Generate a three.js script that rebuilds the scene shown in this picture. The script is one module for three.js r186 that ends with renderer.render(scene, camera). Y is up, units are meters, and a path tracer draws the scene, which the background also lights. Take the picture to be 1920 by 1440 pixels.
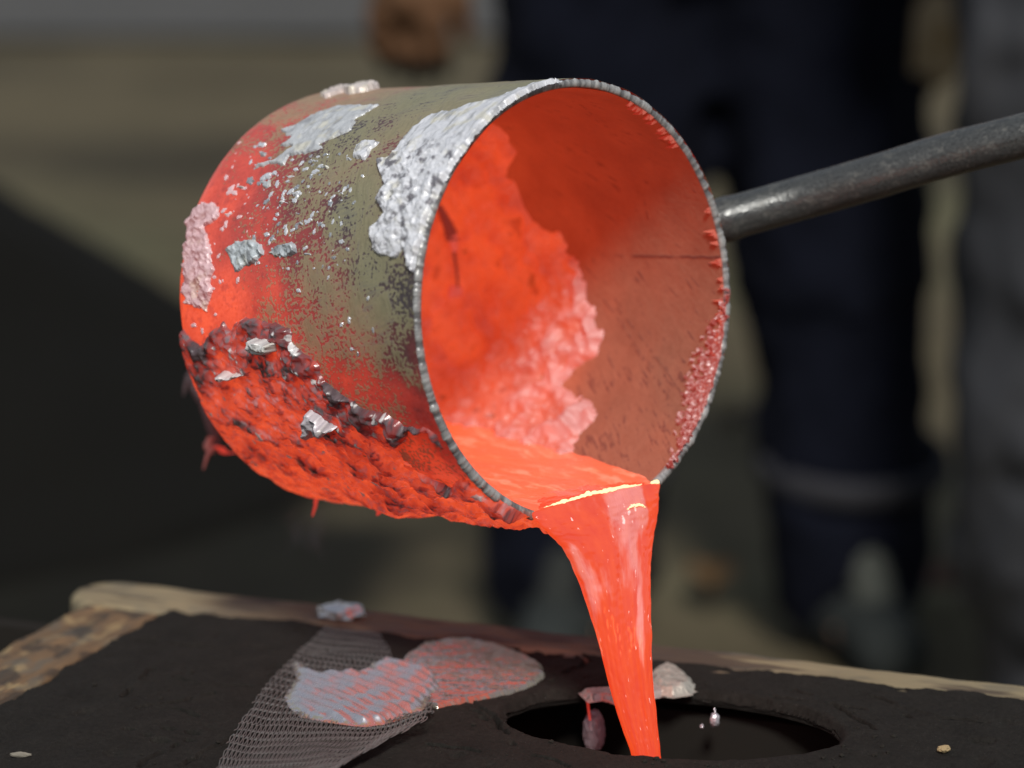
import * as THREE from 'three';
import { mergeGeometries } from 'three/addons/utils/BufferGeometryUtils.js';

// ---------------------------------------------------------------- camera, sky, sun, exposure
const scene = new THREE.Scene();
const FOV = 16.7, PITCH = THREE.MathUtils.degToRad(12), EYE = new THREE.Vector3(0, 1.0, 0);
const camera = new THREE.PerspectiveCamera(FOV, 4 / 3, 0.05, 200);
camera.position.copy(EYE);
camera.rotation.x = -PITCH;
camera.focus = 1.165;
camera.userData.fStop = 4.2;

const renderer = new THREE.WebGLRenderer({ antialias: true });
renderer.toneMapping = THREE.LinearToneMapping;
renderer.toneMappingExposure = 1.0;
renderer.shadowMap.enabled = true;

{ // clear daylight sky, air only
  const W = 256, H = 128, d = new Float32Array(W * H * 4);
  for (let j = 0; j < H; j++) for (let i = 0; i < W; i++) {
    const up = Math.max(0, Math.sin((j + 0.5) / H * Math.PI - Math.PI / 2)), k = Math.pow(1 - up, 2.2), o = (j * W + i) * 4;
    d[o] = 0.33 + 0.34 * k; d[o + 1] = 0.4 + 0.3 * k; d[o + 2] = 0.52 + 0.2 * k; d[o + 3] = 1;
  }
  const t = new THREE.DataTexture(d, W, H, THREE.RGBAFormat, THREE.FloatType);
  t.mapping = THREE.EquirectangularReflectionMapping; t.magFilter = THREE.LinearFilter; t.needsUpdate = true;
  scene.background = t; scene.environment = t;
  scene.backgroundIntensity = scene.environmentIntensity = 0.6;
}
const sun = new THREE.DirectionalLight(new THREE.Color(1, 0.96, 0.9), 3.2);
sun.name = 'sun';
sun.position.set(0.14, 1.5, 1.5).multiplyScalar(3).add(new THREE.Vector3(0, 0.6, -1.2));
sun.target.position.set(0, 0.6, -1.2);
sun.castShadow = true; sun.shadow.radius = 20; sun.shadow.mapSize.set(2048, 2048);
Object.assign(sun.shadow.camera, { left: -3, right: 3, top: 3, bottom: -3, near: 0.1, far: 20 });
scene.add(sun, sun.target);

// ---------------------------------------------------------------- numbers, noise, pixels
const V = (x, y, z) => new THREE.Vector3(x, y, z);
const clamp = (x, a = 0, b = 1) => (x < a ? a : x > b ? b : x), lerp = (a, b, t) => a + (b - a) * t;
const sstep = (a, b, x) => { const t = clamp((x - a) / (b - a)); return t * t * (3 - 2 * t); };
let seed = 12345;
const rnd = () => { seed = (seed + 0x6d2b79f5) | 0; let t = Math.imul(seed ^ (seed >>> 15), 1 | seed); t = (t + Math.imul(t ^ (t >>> 7), 61 | t)) ^ t; return ((t ^ (t >>> 14)) >>> 0) / 4294967296; };
const PERM = new Uint8Array(512), GX = new Float32Array(256), GY = new Float32Array(256), GZ = new Float32Array(256);
{
  const p = [...Array(256).keys()];
  for (let i = 255; i > 0; i--) { const j = Math.floor(rnd() * (i + 1)); [p[i], p[j]] = [p[j], p[i]]; }
  for (let i = 0; i < 512; i++) PERM[i] = p[i & 255];
  for (let i = 0; i < 256; i++) { const a = rnd() * 6.2832, z = rnd() * 2 - 1, r = Math.sqrt(1 - z * z); GX[i] = Math.cos(a) * r; GY[i] = Math.sin(a) * r; GZ[i] = z; }
}
const P3 = new Int32Array(512); for (let i = 0; i < 512; i++) P3[i] = PERM[i];
function noise(x, y, z) { // gradient noise, about -1..1
  const fx = Math.floor(x), fy = Math.floor(y), fz = Math.floor(z); x -= fx; y -= fy; z -= fz;
  const X = fx & 255, Y = fy & 255, Z = fz & 255;
  const u = x * x * x * (x * (x * 6 - 15) + 10), v = y * y * y * (y * (y * 6 - 15) + 10), w = z * z * z * (z * (z * 6 - 15) + 10);
  const A = P3[X], B = P3[(X + 1) & 255], AA = P3[(A + Y) & 255], AB = P3[(A + Y + 1) & 255], BA = P3[(B + Y) & 255], BB = P3[(B + Y + 1) & 255];
  let g = P3[(AA + Z) & 255]; const a0 = GX[g] * x + GY[g] * y + GZ[g] * z;
  g = P3[(BA + Z) & 255]; const a1 = GX[g] * (x - 1) + GY[g] * y + GZ[g] * z;
  g = P3[(AB + Z) & 255]; const a2 = GX[g] * x + GY[g] * (y - 1) + GZ[g] * z;
  g = P3[(BB + Z) & 255]; const a3 = GX[g] * (x - 1) + GY[g] * (y - 1) + GZ[g] * z;
  g = P3[(AA + Z + 1) & 255]; const b0 = GX[g] * x + GY[g] * y + GZ[g] * (z - 1);
  g = P3[(BA + Z + 1) & 255]; const b1 = GX[g] * (x - 1) + GY[g] * y + GZ[g] * (z - 1);
  g = P3[(AB + Z + 1) & 255]; const b2 = GX[g] * x + GY[g] * (y - 1) + GZ[g] * (z - 1);
  g = P3[(BB + Z + 1) & 255]; const b3 = GX[g] * (x - 1) + GY[g] * (y - 1) + GZ[g] * (z - 1);
  const p = a0 + (a1 - a0) * u, q = a2 + (a3 - a2) * u, r = b0 + (b1 - b0) * u, s = b2 + (b3 - b2) * u, m = p + (q - p) * v, n = r + (s - r) * v;
  return 1.6 * (m + (n - m) * w);
}
function fbm(x, y, z, o = 4) { let s = 0, a = 0.55; for (let i = 0; i < o; i++) { s += a * noise(x, y, z); a *= 0.5; x = x * 2.03 + 7.1; y = y * 2.03 + 3.7; z = z * 2.03 + 1.3; } return s; }
function ridge(x, y, z, o = 3) { let s = 0, a = 0.6; for (let i = 0; i < o; i++) { s += a * (1 - Math.abs(noise(x, y, z)) * 1.6); a *= 0.5; x = x * 2.1 + 5.1; y = y * 2.1 + 1.7; z = z * 2.1 + 9.3; } return s; }

const FPX = 720 / Math.tan(THREE.MathUtils.degToRad(FOV / 2)), CP = Math.cos(PITCH), SP = Math.sin(PITCH);
const ray = (px, py) => { const x = (px - 960) / FPX, y = -(py - 720) / FPX; return V(x, y * CP - SP, -y * SP - CP); }; // depth 1 along the optical axis
const atDepth = (px, py, d) => ray(px, py).multiplyScalar(d).add(EYE);
const atZ = (px, py, z) => { const r = ray(px, py); return r.multiplyScalar(z / r.z).add(EYE); };
const atY = (px, py, y) => { const r = ray(px, py); return r.multiplyScalar((y - EYE.y) / r.y).add(EYE); };

// ---------------------------------------------------------------- helpers for things and materials
const used = new Set();
const numbered = (n) => { if (!used.has(n)) { used.add(n); return n; } let k = 1; while (used.has(`${n}_${String(k).padStart(3, '0')}`)) k++; n = `${n}_${String(k).padStart(3, '0')}`; used.add(n); return n; };
function thing(name, label, category, group) { const g = new THREE.Group(); g.name = numbered(name); g.userData = { label, category }; if (group) g.userData.group = group; scene.add(g); return g; }
function mesh(name, geo, mat, parent) { const m = new THREE.Mesh(geo, mat); m.name = parent ? name : numbered(name); m.castShadow = m.receiveShadow = true; (parent || scene).add(m); return m; }
const tag = (o, label, category, group) => { o.userData = { label, category }; if (group) o.userData.group = group; return o; };
const structure = (o) => { o.userData = { kind: 'structure' }; return o; };
const std = (c, roughness, extra = {}) => new THREE.MeshStandardMaterial({ color: new THREE.Color(c[0], c[1], c[2]), roughness, metalness: 0, ...extra });
const matte = (c, extra = {}) => new THREE.MeshPhysicalMaterial({ color: new THREE.Color(c[0], c[1], c[2]), roughness: 1, specularIntensity: 0.2, ...extra });
const SRGB = new Uint8Array(4097);
for (let i = 0; i <= 4096; i++) { const l = i / 4096; SRGB[i] = Math.round(255 * (l <= 0.0031308 ? 12.92 * l : 1.055 * Math.pow(l, 1 / 2.4) - 0.055)); }
const s8 = (l) => SRGB[(clamp(l) * 4096) | 0];
function texture(w, h, fill, srgb = true, wrap = THREE.ClampToEdgeWrapping) { // fill(u, v, out) -> linear rgb
  const d = new Uint8Array(w * h * 4), o = [0, 0, 0];
  for (let j = 0; j < h; j++) for (let i = 0; i < w; i++) {
    fill((i + 0.5) / w, (j + 0.5) / h, o); const k = (j * w + i) * 4;
    for (let c = 0; c < 3; c++) d[k + c] = srgb ? s8(o[c]) : clamp(o[c]) * 255;
    d[k + 3] = 255;
  }
  return dataTex(d, w, h, srgb, wrap);
}
function dataTex(d, w, h, srgb, wrap = THREE.ClampToEdgeWrapping) {
  const t = new THREE.DataTexture(d, w, h); t.magFilter = THREE.LinearFilter; t.minFilter = THREE.LinearFilter; t.wrapS = t.wrapT = wrap;
  if (srgb) t.colorSpace = THREE.SRGBColorSpace; t.needsUpdate = true; return t;
}
// several maps from one function: fill(u, v, o) sets o = {c:[3], e:[3], r, h}
function maps(w, h, fill, want = 'cer', wrap) {
  const bufs = {}; for (const k of want) bufs[k] = new Uint8Array(w * h * 4).fill(255);
  const o = { c: [0, 0, 0], e: [0, 0, 0], r: 0.5, h: 0.5, m: 0 };
  for (let j = 0; j < h; j++) for (let i = 0; i < w; i++) {
    fill((i + 0.5) / w, (j + 0.5) / h, o); const k = (j * w + i) * 4;
    if (bufs.c) for (let c = 0; c < 3; c++) bufs.c[k + c] = s8(o.c[c]);
    if (bufs.e) for (let c = 0; c < 3; c++) bufs.e[k + c] = s8(o.e[c]);
    if (bufs.r) { bufs.r[k] = 0; bufs.r[k + 1] = clamp(o.r) * 255; bufs.r[k + 2] = clamp(o.m) * 255; }
    if (bufs.h) for (let c = 0; c < 3; c++) bufs.h[k + c] = clamp(o.h) * 255;
  }
  const out = {}; for (const k of want) out[k] = dataTex(bufs[k], w, h, k === 'c' || k === 'e', wrap); return out;
}
function gridGeo(nu, nv, f, keep) { // f(i/nu, j/nv) -> {p:[3], uv:[2], c?:[3]}, keep cells
  const P = [], U = [], C = [], I = [], ok = [];
  for (let j = 0; j <= nv; j++) for (let i = 0; i <= nu; i++) { const r = f(i / nu, j / nv); P.push(r.p.x, r.p.y, r.p.z); U.push(r.uv[0], r.uv[1]); if (r.c) C.push(...r.c); ok.push(r.in !== false); }
  const id = (i, j) => j * (nu + 1) + i;
  for (let j = 0; j < nv; j++) for (let i = 0; i < nu; i++) {
    const a = id(i, j), b = id(i + 1, j), c = id(i + 1, j + 1), d = id(i, j + 1);
    if (keep && !(ok[a] || ok[b] || ok[c] || ok[d])) continue;
    I.push(a, b, c, a, c, d);
  }
  return finish(P, U, C, I);
}
function finish(P, U, C, I) { // drops unused vertices, computes normals
  const n = P.length / 3, map = new Int32Array(n).fill(-1); let k = 0;
  for (const i of I) if (map[i] < 0) map[i] = k++;
  const p = new Float32Array(k * 3), u = new Float32Array(k * 2), c = C.length ? new Float32Array(k * 3) : null;
  for (let i = 0; i < n; i++) if (map[i] >= 0) { const m = map[i]; for (let q = 0; q < 3; q++) { p[m * 3 + q] = P[i * 3 + q]; if (c) c[m * 3 + q] = C[i * 3 + q]; } u[m * 2] = U[i * 2]; u[m * 2 + 1] = U[i * 2 + 1]; }
  const g = new THREE.BufferGeometry();
  g.setAttribute('position', new THREE.BufferAttribute(p, 3)); g.setAttribute('uv', new THREE.BufferAttribute(u, 2));
  if (c) g.setAttribute('color', new THREE.BufferAttribute(c, 3));
  g.setIndex(I.map((i) => map[i])); g.computeVertexNormals(); return g;
}
function sdPoly(px, py, poly) { // inside positive
  let d = 1e9, inside = false;
  for (let i = 0, j = poly.length - 1; i < poly.length; j = i++) {
    const [ax, ay] = poly[j], [bx, by] = poly[i], ex = bx - ax, ey = by - ay, wx = px - ax, wy = py - ay, t = clamp((wx * ex + wy * ey) / (ex * ex + ey * ey + 1e-20));
    d = Math.min(d, (wx - ex * t) ** 2 + (wy - ey * t) ** 2);
    if ((ay > py) !== (by > py) && px < (bx - ax) * (py - ay) / (by - ay) + ax) inside = !inside;
  }
  return (inside ? 1 : -1) * Math.sqrt(d);
}
function sdLine(px, py, pts) { let d = 1e9; for (let i = 1; i < pts.length; i++) { const [ax, ay] = pts[i - 1], [bx, by] = pts[i], ex = bx - ax, ey = by - ay, wx = px - ax, wy = py - ay, t = clamp((wx * ex + wy * ey) / (ex * ex + ey * ey + 1e-20)); d = Math.min(d, (wx - ex * t) ** 2 + (wy - ey * t) ** 2); } return Math.sqrt(d); }
// a field through scattered values, sampled once on a coarse grid
function field(pts, x0, x1, y0, y1, nx = 160, ny = 80, pw = 3) {
  const g = new Float32Array((nx + 1) * (ny + 1));
  for (let j = 0; j <= ny; j++) for (let i = 0; i <= nx; i++) {
    const x = lerp(x0, x1, i / nx), y = lerp(y0, y1, j / ny); let s = 0, w = 0;
    for (const [a, b, v] of pts) { const k = 1 / Math.pow((x - a) ** 2 + (y - b) ** 2 + 2e-5, pw / 2); s += k * v; w += k; }
    g[j * (nx + 1) + i] = s / w;
  }
  return (x, y) => {
    const fx = clamp((x - x0) / (x1 - x0)) * nx, fy = clamp((y - y0) / (y1 - y0)) * ny, i = Math.min(nx - 1, fx | 0), j = Math.min(ny - 1, fy | 0), u = fx - i, v = fy - j, k = j * (nx + 1) + i;
    return lerp(lerp(g[k], g[k + 1], u), lerp(g[k + nx + 1], g[k + nx + 2], u), v);
  };
}
// red heat: what steel or metal at that heat (0 to 1) gives off
const heat = (T, o, k = 1) => { T = Math.max(0, T); o[0] = k * Math.pow(T, 1.35); o[1] = k * 0.1 * Math.pow(T, 2.3); o[2] = k * 0.027 * Math.pow(T, 2.2); };

// ---------------------------------------------------------------- ground
const GROUND = { nearSand: [[-2.6, -2.6], [-0.6, -2.8], [-0.18, -3.3], [-0.15, -4.0], [-0.45, -4.9], [-2.6, -6.4]] };
{
  const N = 512, X0 = -8, X1 = 8, Z0 = -24, Z1 = 1;
  const m = maps(640, 768, (u, v, o) => {
    const x = lerp(X0, X1, u), z = lerp(Z0, Z1, v);
    const a = fbm(x * 0.9, z * 0.7, 3, 4), b = fbm(x * 5, z * 5, 9, 3), g = fbm(x * 30, z * 30, 4, 2);
    const moss = sstep(-0.1, 0.5, fbm(x * 1.1 + 4, z * 0.9, 21, 3) + 0.5 * Math.exp(-((z + 6.3) ** 2) / 1.6) - 0.25);
    const dark = sstep(0.0, 0.5, fbm(x * 0.6, z * 0.5, 41, 3) + 0.55 * Math.exp(-((z + 8.3) ** 2) / 0.8) - 0.2);
    const sand = sstep(-0.15, 0.12, sdPoly(x + 0.25 * fbm(x * 3, z * 3, 7, 3), z + 0.35 * fbm(x * 3, z * 3, 17, 3), GROUND.nearSand) + 0.12 * b);
    const base = [0.092, 0.077, 0.048], mo = [0.094, 0.088, 0.052], dk = [0.042, 0.037, 0.026], sd = [0.012, 0.0115, 0.009];
    const k = 1 + 0.35 * a + 0.3 * b + 0.35 * g;
    for (let c = 0; c < 3; c++) o.c[c] = lerp(lerp(lerp(base[c], mo[c], moss), dk[c], dark * 0.8), sd[c], sand) * k;
  }, 'c');
  const geo = gridGeo(200, 240, (u, v) => { const x = lerp(X0, X1, u), z = lerp(Z0, Z1, v); return { p: V(x, 0.02 * fbm(x * 1.5, z * 1.5, 2, 3) * sstep(-1, -3, z), z), uv: [u, v] }; });
  { const idx = geo.index.array; for (let i = 0; i < idx.length; i += 3) { const t = idx[i]; idx[i] = idx[i + 1]; idx[i + 1] = t; } geo.computeVertexNormals(); }
  structure(mesh('ground', geo, matte([1, 1, 1], { map: m.c })));
  const far = new THREE.PlaneGeometry(160, 160).rotateX(-Math.PI / 2).translate(0, -0.05, -40);
  structure(mesh('ground', far, matte([0.06, 0.055, 0.038])));
  const road = gridGeo(60, 20, (u, v) => { const x = lerp(-8, 8, u), z = lerp(-12.5 - 0.0 * x, -17, v); return { p: V(x, 0.035 + 0.01 * noise(x * 2, z * 2, 1), z + 0.12 * noise(x * 1.3, v * 3, 5)), uv: [u * 16, v * 4.5] }; });
  structure(mesh('path', road, new THREE.MeshStandardMaterial({ roughness: 0.9, map: texture(256, 256, (u, v, o) => { const k = 0.062 * (1 + 0.6 * fbm(u * 5, v * 5, 2, 4)); o[0] = k; o[1] = k * 0.95; o[2] = k * 0.86; }, true, THREE.RepeatWrapping) })));
}
// heap of black moulding sand
{
  const geo = gridGeo(160, 60, (u, v) => {
    const a = u * Math.PI * 2, R = 0.98, r = v * R, x = Math.cos(a) * r, z = -Math.sin(a) * r;
    const h = 0.66 * (1 - Math.sqrt((r / R) ** 2 + 0.012)) / 0.95 + 0.05 * fbm(x * 4, z * 4, 8, 4) * (1 - v * 0.4);
    return { p: V(x, v > 0.985 ? -0.03 : Math.max(h, -0.03), z), uv: [x, z] };
  });
  const o = mesh('sand_heap', geo, matte([0.0075, 0.0072, 0.0062]));
  o.position.set(-1.22, 0.01, -4.2);
  tag(o, 'sloping heap of black moulding sand on the earth ground', 'sand heap');
}

// ---------------------------------------------------------------- casting mould: wooden flask rammed with black sand
const YM = 0.6005;
const plane = (px, py, y = YM) => { const p = atY(px, py, y); return [p.x, p.z]; };
const RU = (() => { const a = plane(540, 1128), b = plane(1920, 1288), d = V(b[0] - a[0], 0, b[1] - a[1]).normalize(); return { o: a, d, n: V(-d.z, 0, d.x) }; })(); // u along the rail, v towards the camera
const toUV = ([x, z]) => [(x - RU.o[0]) * RU.d.x + (z - RU.o[1]) * RU.d.z, (x - RU.o[0]) * RU.n.x + (z - RU.o[1]) * RU.n.z];
const fromUV = (u, v, y) => V(RU.o[0] + RU.d.x * u + RU.n.x * v, y, RU.o[1] + RU.d.z * u + RU.n.z * v);
const UV = (px, py) => toUV(plane(px, py));
const HOLE = { c: toUV([0.0735, -1.1345]), a: 0.0785, b: 0.0455, t: 0.0 };
{ const l = UV(950, 1328), r = UV(1580, 1378); HOLE.t = Math.atan2(r[1] - l[1], r[0] - l[0]); HOLE.c = [(l[0] + r[0]) / 2, (l[1] + r[1]) / 2 + 0.002]; HOLE.a = Math.hypot(r[0] - l[0], r[1] - l[1]) / 2 + 0.002; HOLE.b += 0.002; }
const holeSd = (u, v) => { const x = u - HOLE.c[0], y = v - HOLE.c[1], c = Math.cos(HOLE.t), s = Math.sin(HOLE.t), X = (x * c + y * s) / HOLE.a, Y = (-x * s + y * c) / HOLE.b, r = Math.hypot(X, Y); return (r - 1) * (HOLE.b + (HOLE.a - HOLE.b) * (X * X) / (r * r + 1e-9)); };
const mould = thing('casting_mould', 'wooden flask rammed with black sand and an oval pouring hole', 'casting mould');
const IN = { u0: UV(320, 1143)[0], v0: 0.036 };
{
  const cracks = [[[640, 1300], [700, 1335], [790, 1310], [830, 1300]], [[255, 1205], [330, 1212], [400, 1216]], [[260, 1330], [330, 1320], [400, 1302]], [[250, 1315], [320, 1332], [370, 1345]], [[260, 1440], [330, 1400]], [[340, 1440], [420, 1395], [460, 1370]],
    [[330, 1275], [400, 1288], [470, 1290]], [[230, 1310], [285, 1260]], [[1490, 1300], [1580, 1335], [1640, 1370]], [[880, 1335], [960, 1360]], [[800, 1400], [900, 1412]], [[1080, 1228], [1105, 1245], [1060, 1265]], [[1640, 1310], [1760, 1350], [1850, 1360]], [[1000, 1420], [1060, 1440]], [[1450, 1310], [1540, 1325], [1620, 1332]], [[880, 1320], [930, 1350], [960, 1400]]].map((l) => l.map(([x, y]) => UV(x, y)));
  const chips = [[315, 1370, 4], [240, 1372, 3], [360, 1378, 5], [300, 1392, 5], [275, 1382, 4], [355, 1392, 3], [1700, 1345, 3], [905, 1350, 3], [1690, 1300, 3], [1560, 1250, 0]].map(([x, y, r]) => [...UV(x, y), r * 0.0006]);
  const hgt = (u, v) => {
    let y = 0.0016 * fbm(u * 16, v * 16, 5, 3) + 0.0009 * fbm(u * 70, v * 70, 2, 4) - 0.0016 * sstep(0.25, 0.5, fbm(u * 45, v * 45, 33, 3));
    const wu = u + 0.0016 * noise(u * 150, v * 150, 3), wv = v + 0.0016 * noise(u * 150, v * 150, 13);
    for (const l of cracks) { const d = sdLine(wu, wv, l); if (d < 0.004) y -= 0.0045 * (1 - sstep(0.0003, 0.0017, d)) * sstep(-0.5, 0.1, noise(u * 60, v * 60, 9)) - 0.0006 * (1 - sstep(0.001, 0.004, d)); }
    for (const [a, b, r] of chips) { const d = Math.hypot((wu - a) * 0.6, wv - b); if (d < 2 * r) y -= 0.004 * (1 - sstep(0.4 * r, r, d)); }
    y += 0.0015 * sstep(0.03, 0.0, v - 0.02) + 0.001;
    const d = holeSd(u, v) + 0.0012 * fbm(u * 130, v * 130, 6, 3);
    y -= 0.0005 * (1 - sstep(0, 0.0015, d)); y -= 0.0045 * (1 - sstep(-0.0035, 0.0, d));
    return y;
  };
  // sand spills over the inner edges of the rails in a ragged line
  const edgeV = (u) => lerp(0.036, 0.024, sstep(0.05, 0.4, u)) + 0.007 * fbm(u * 40, 2, 1, 4) - 0.006 * sstep(0.1, 0.5, noise(u * 14, 4, 2));
  const edgeU = (v) => IN.u0 + 0.007 * fbm(v * 40, 7, 1, 4);
  const U0 = IN.u0 - 0.012, U1 = 0.52, V0 = 0.008, V1 = 0.36;
  const geo = gridGeo(560, 380, (i, j) => {
    const u = lerp(U0, U1, i), v = lerp(V0, V1, j), e = Math.min(v - edgeV(u), u - edgeU(v));
    return { p: fromUV(u, v, YM + hgt(u, v) - 0.012 * (1 - sstep(-0.003, 0.001, e))), uv: [u / 0.1, v / 0.1], in: holeSd(u, v) > -0.0024 };
  }, true);
  { const idx = geo.index.array; for (let i = 0; i < idx.length; i += 3) { const t = idx[i]; idx[i] = idx[i + 1]; idx[i + 1] = t; } geo.computeVertexNormals(); }
  const s = maps(512, 512, (u, v, o) => {
    const n = noise(u * 120, v * 120, 1), f = fbm(u * 40, v * 40, 4, 3), w = rnd(), q = fbm(u * 6, v * 6, 11, 3);
    const k = 1 + 0.45 * f + 0.3 * n + 0.3 * q; o.c[0] = 0.0172 * k; o.c[1] = 0.0158 * k; o.c[2] = 0.0138 * k; if (w > 0.9994) o.c.fill(0.2);
    o.h = 0.5 + 0.25 * n + 0.2 * f + (w - 0.5) * 0.35; o.r = 0.85 + 0.15 * f;
  }, 'chr', THREE.RepeatWrapping);
  mesh('sand_bed', geo, matte([1, 1, 1], { map: s.c, bumpMap: s.h, bumpScale: 0.0006, specularIntensity: 0.3 }), mould);
  { // lip of the pouring hole; the mould below is hollow
    const wall = gridGeo(200, 24, (i, j) => { const a = i * 2 * Math.PI, c = Math.cos(HOLE.t), d = Math.sin(HOLE.t), n = 0.0012 * fbm(Math.cos(a) * 6, Math.sin(a) * 6, j * 5, 4), X = (HOLE.a - 0.0024 + n) * Math.cos(a), Y = (HOLE.b - 0.0024 + n) * Math.sin(a); return { p: fromUV(HOLE.c[0] + X * c - Y * d, HOLE.c[1] + X * d + Y * c, YM - 0.003 - 0.003 * j + 0.001 * noise(Math.cos(a) * 12, Math.sin(a) * 12, 2) * (1 - j)), uv: [i * 4, j * 0.7] }; });
    mesh('pouring_hole', wall, matte([1, 1, 1], { map: s.c, bumpMap: s.h, bumpScale: 0.0006, specularIntensity: 0.3, side: THREE.DoubleSide }), mould).userData.label = 'oval pouring hole cut through the crust of sand into the hollow mould';
  }
  for (const [u, v, w, d] of [[0.15, 0.05, 0.66, 0.012], [IN.u0 + 0.004, 0.2, 0.012, 0.3], [0.505, 0.2, 0.006, 0.3]]) { const b = mesh('sand_wall', new THREE.BoxGeometry(w, 0.09, d), matte([0.02, 0.018, 0.0155]), mould); b.position.copy(fromUV(u, v, YM - 0.058)); b.rotation.y = -Math.atan2(RU.d.z, RU.d.x); }
  mesh('sand_floor', new THREE.BoxGeometry(0.6, 0.02, 0.45), std([0.015, 0.014, 0.012], 1), mould).position.copy(fromUV(0.15, 0.2, YM - 0.1)).y -= 0;
  mould.children[mould.children.length - 1].rotation.y = -Math.atan2(RU.d.z, RU.d.x);

  { // loose crumbs of sand on the bed
    const list = [], g0 = new THREE.IcosahedronGeometry(1, 1);
    for (let i = 0; i < 420; i++) {
      let u, v; if (i < 170) { const a = rnd() * 6.2832, r = 1.02 + 0.3 * rnd() * rnd(); u = HOLE.c[0] + HOLE.a * r * Math.cos(a); v = HOLE.c[1] + HOLE.b * r * Math.sin(a) + 0.12 * (u - HOLE.c[0]); } else { u = lerp(IN.u0 + 0.004, 0.36, rnd()); v = lerp(0.03, 0.26, rnd()); }
      if (holeSd(u, v) < 0.0015) continue; const r = 0.0003 + 0.0011 * rnd() ** 3, g = g0.clone(), a = g.attributes.position;
      for (let k = 0; k < a.count; k++) { const x = a.getX(k), y = a.getY(k), z = a.getZ(k), q = r * (1 + 0.5 * noise(x * 1.3 + i, y * 1.3, z * 1.3)); a.setXYZ(k, x * q, y * q * 0.75, z * q); }
      const p = fromUV(u, v, YM + hgt(u, v) + r * 0.35); g.translate(p.x, p.y, p.z); list.push(g);
    }
    const cr = mesh('sand_crumbs', mergeGeometries(list), matte([0.024, 0.022, 0.019]), mould); cr.geometry.computeVertexNormals(); cr.userData = { kind: 'stuff', label: 'loose crumbs of black sand' };
  }
  const wood = maps(1024, 256, (u, v, o) => {
    const grain = fbm(u * 6, v * 60, 3, 4), big = fbm(u * 9, v * 4, 8, 4), soot = sstep(-0.05, 0.25, fbm(u * 16, v * 7, 14, 4) + 0.12 * grain), pale = sstep(0.1, 0.3, fbm(u * 20, v * 9, 31, 4)), grey = sstep(0.0, 0.3, fbm(u * 12, v * 6, 51, 4));
    const a = [0.16, 0.1, 0.05], b = [0.34, 0.25, 0.12], g = [0.1, 0.095, 0.075], d = [0.028, 0.023, 0.018];
    for (let c = 0; c < 3; c++) o.c[c] = lerp(lerp(lerp(a[c], b[c], pale * 0.7), g[c], grey * 0.7), d[c], soot * 0.75) * (1 + 0.55 * grain + 0.25 * big);
    o.h = 0.5 + 0.3 * grain + 0.25 * big - 0.2 * soot; o.r = 0.75 + 0.2 * grain;
  }, 'chr', THREE.RepeatWrapping);
  const woodMat = new THREE.MeshStandardMaterial({ map: wood.c, bumpMap: wood.h, bumpScale: 0.0025, roughnessMap: wood.r, roughness: 1 });
  // bare end grain and freshly rubbed wood of the back rail
  const rubbed = maps(1024, 256, (u, v, o) => {
    const grain = fbm(u * 10, v * 50, 5, 4), soot = sstep(0.0, 0.22, fbm(u * 12, v * 5, 77, 4) + 0.1 * grain + 0.3 * sstep(0.26, 0.36, u) * sstep(0.54, 0.47, u) - 0.12), pale = sstep(-0.1, 0.3, fbm(u * 9, v * 3, 63, 4) + 0.3 * sstep(0.13, 0.09, u) - 0.2 * sstep(0.12, 0.16, u) * sstep(0.52, 0.47, u) + 0.5 * sstep(0.48, 0.54, u)), grey = sstep(0.05, 0.3, fbm(u * 22, v * 8, 91, 3));
    const a = [0.13, 0.1, 0.06], b = [0.25, 0.205, 0.12], g = [0.085, 0.085, 0.075], d = [0.05, 0.033, 0.024];
    for (let c = 0; c < 3; c++) o.c[c] = lerp(lerp(lerp(a[c], b[c], pale), g[c], grey * 0.7 * (1 - pale * 0.5)), d[c], soot * 0.8) * (1 + 0.35 * grain);
    o.h = 0.5 + 0.3 * grain - 0.2 * soot; o.r = 0.8 + 0.2 * grain;
  }, 'chr', THREE.RepeatWrapping);
  const rubMat = new THREE.MeshStandardMaterial({ map: rubbed.c, bumpMap: rubbed.h, bumpScale: 0.002, roughnessMap: rubbed.r, roughness: 1 });
  function rail(name, mat, u0, u1, v0, v1, y1, depth, roundEnd, uvLen) { // top edge worn round and uneven; nu x nv top sheet plus skirts
    const nu = 260, nv = 40, hw = (v1 - v0) / 2;
    const sdf = (u, v) => { // distance inside the outline
      if (roundEnd) { const cx = u0 + hw; if (u < cx) return hw - Math.hypot(u - cx, v - (v0 + hw)); }
      return Math.min(u - u0, u1 - u, v - v0, v1 - v);
    };
    const geo = gridGeo(nu, nv, (i, j) => {
      let u = lerp(u0, u1, i), t = (j - 0.5) / 0.5, y, v;
      const w = roundEnd && u < u0 + hw ? Math.sqrt(Math.max(0, hw * hw - (u0 + hw - u) ** 2)) : hw;
      const drop = Math.abs(t) > 0.9 ? 1 : 0, tt = clamp(t / 0.88, -1, 1);
      v = v0 + hw + tt * w * (1 + 0.0) + 0.0006 * noise(u * 60, tt * 3, 4);
      const d = Math.max(0, sdf(u, v)); const rr = 0.005, e = Math.max(0, rr - d);
      y = y1 - (rr - Math.sqrt(Math.max(0, rr * rr - e * e))) + 0.0012 * fbm(u * 30, v * 60, name.length, 3);
      if (drop) y = y1 - depth;
      return { p: fromUV(u, v, y), uv: [(u - u0) / uvLen, (v - v0) / (v1 - v0) * 0.6 + (drop ? 0.2 : 0)] };
    });
    const idx = geo.index.array; for (let i = 0; i < idx.length; i += 3) { const t = idx[i]; idx[i] = idx[i + 1]; idx[i + 1] = t; } geo.computeVertexNormals();
    return mesh(name, geo, mat, mould);
  }
  const c = UV(104, 1125);
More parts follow.
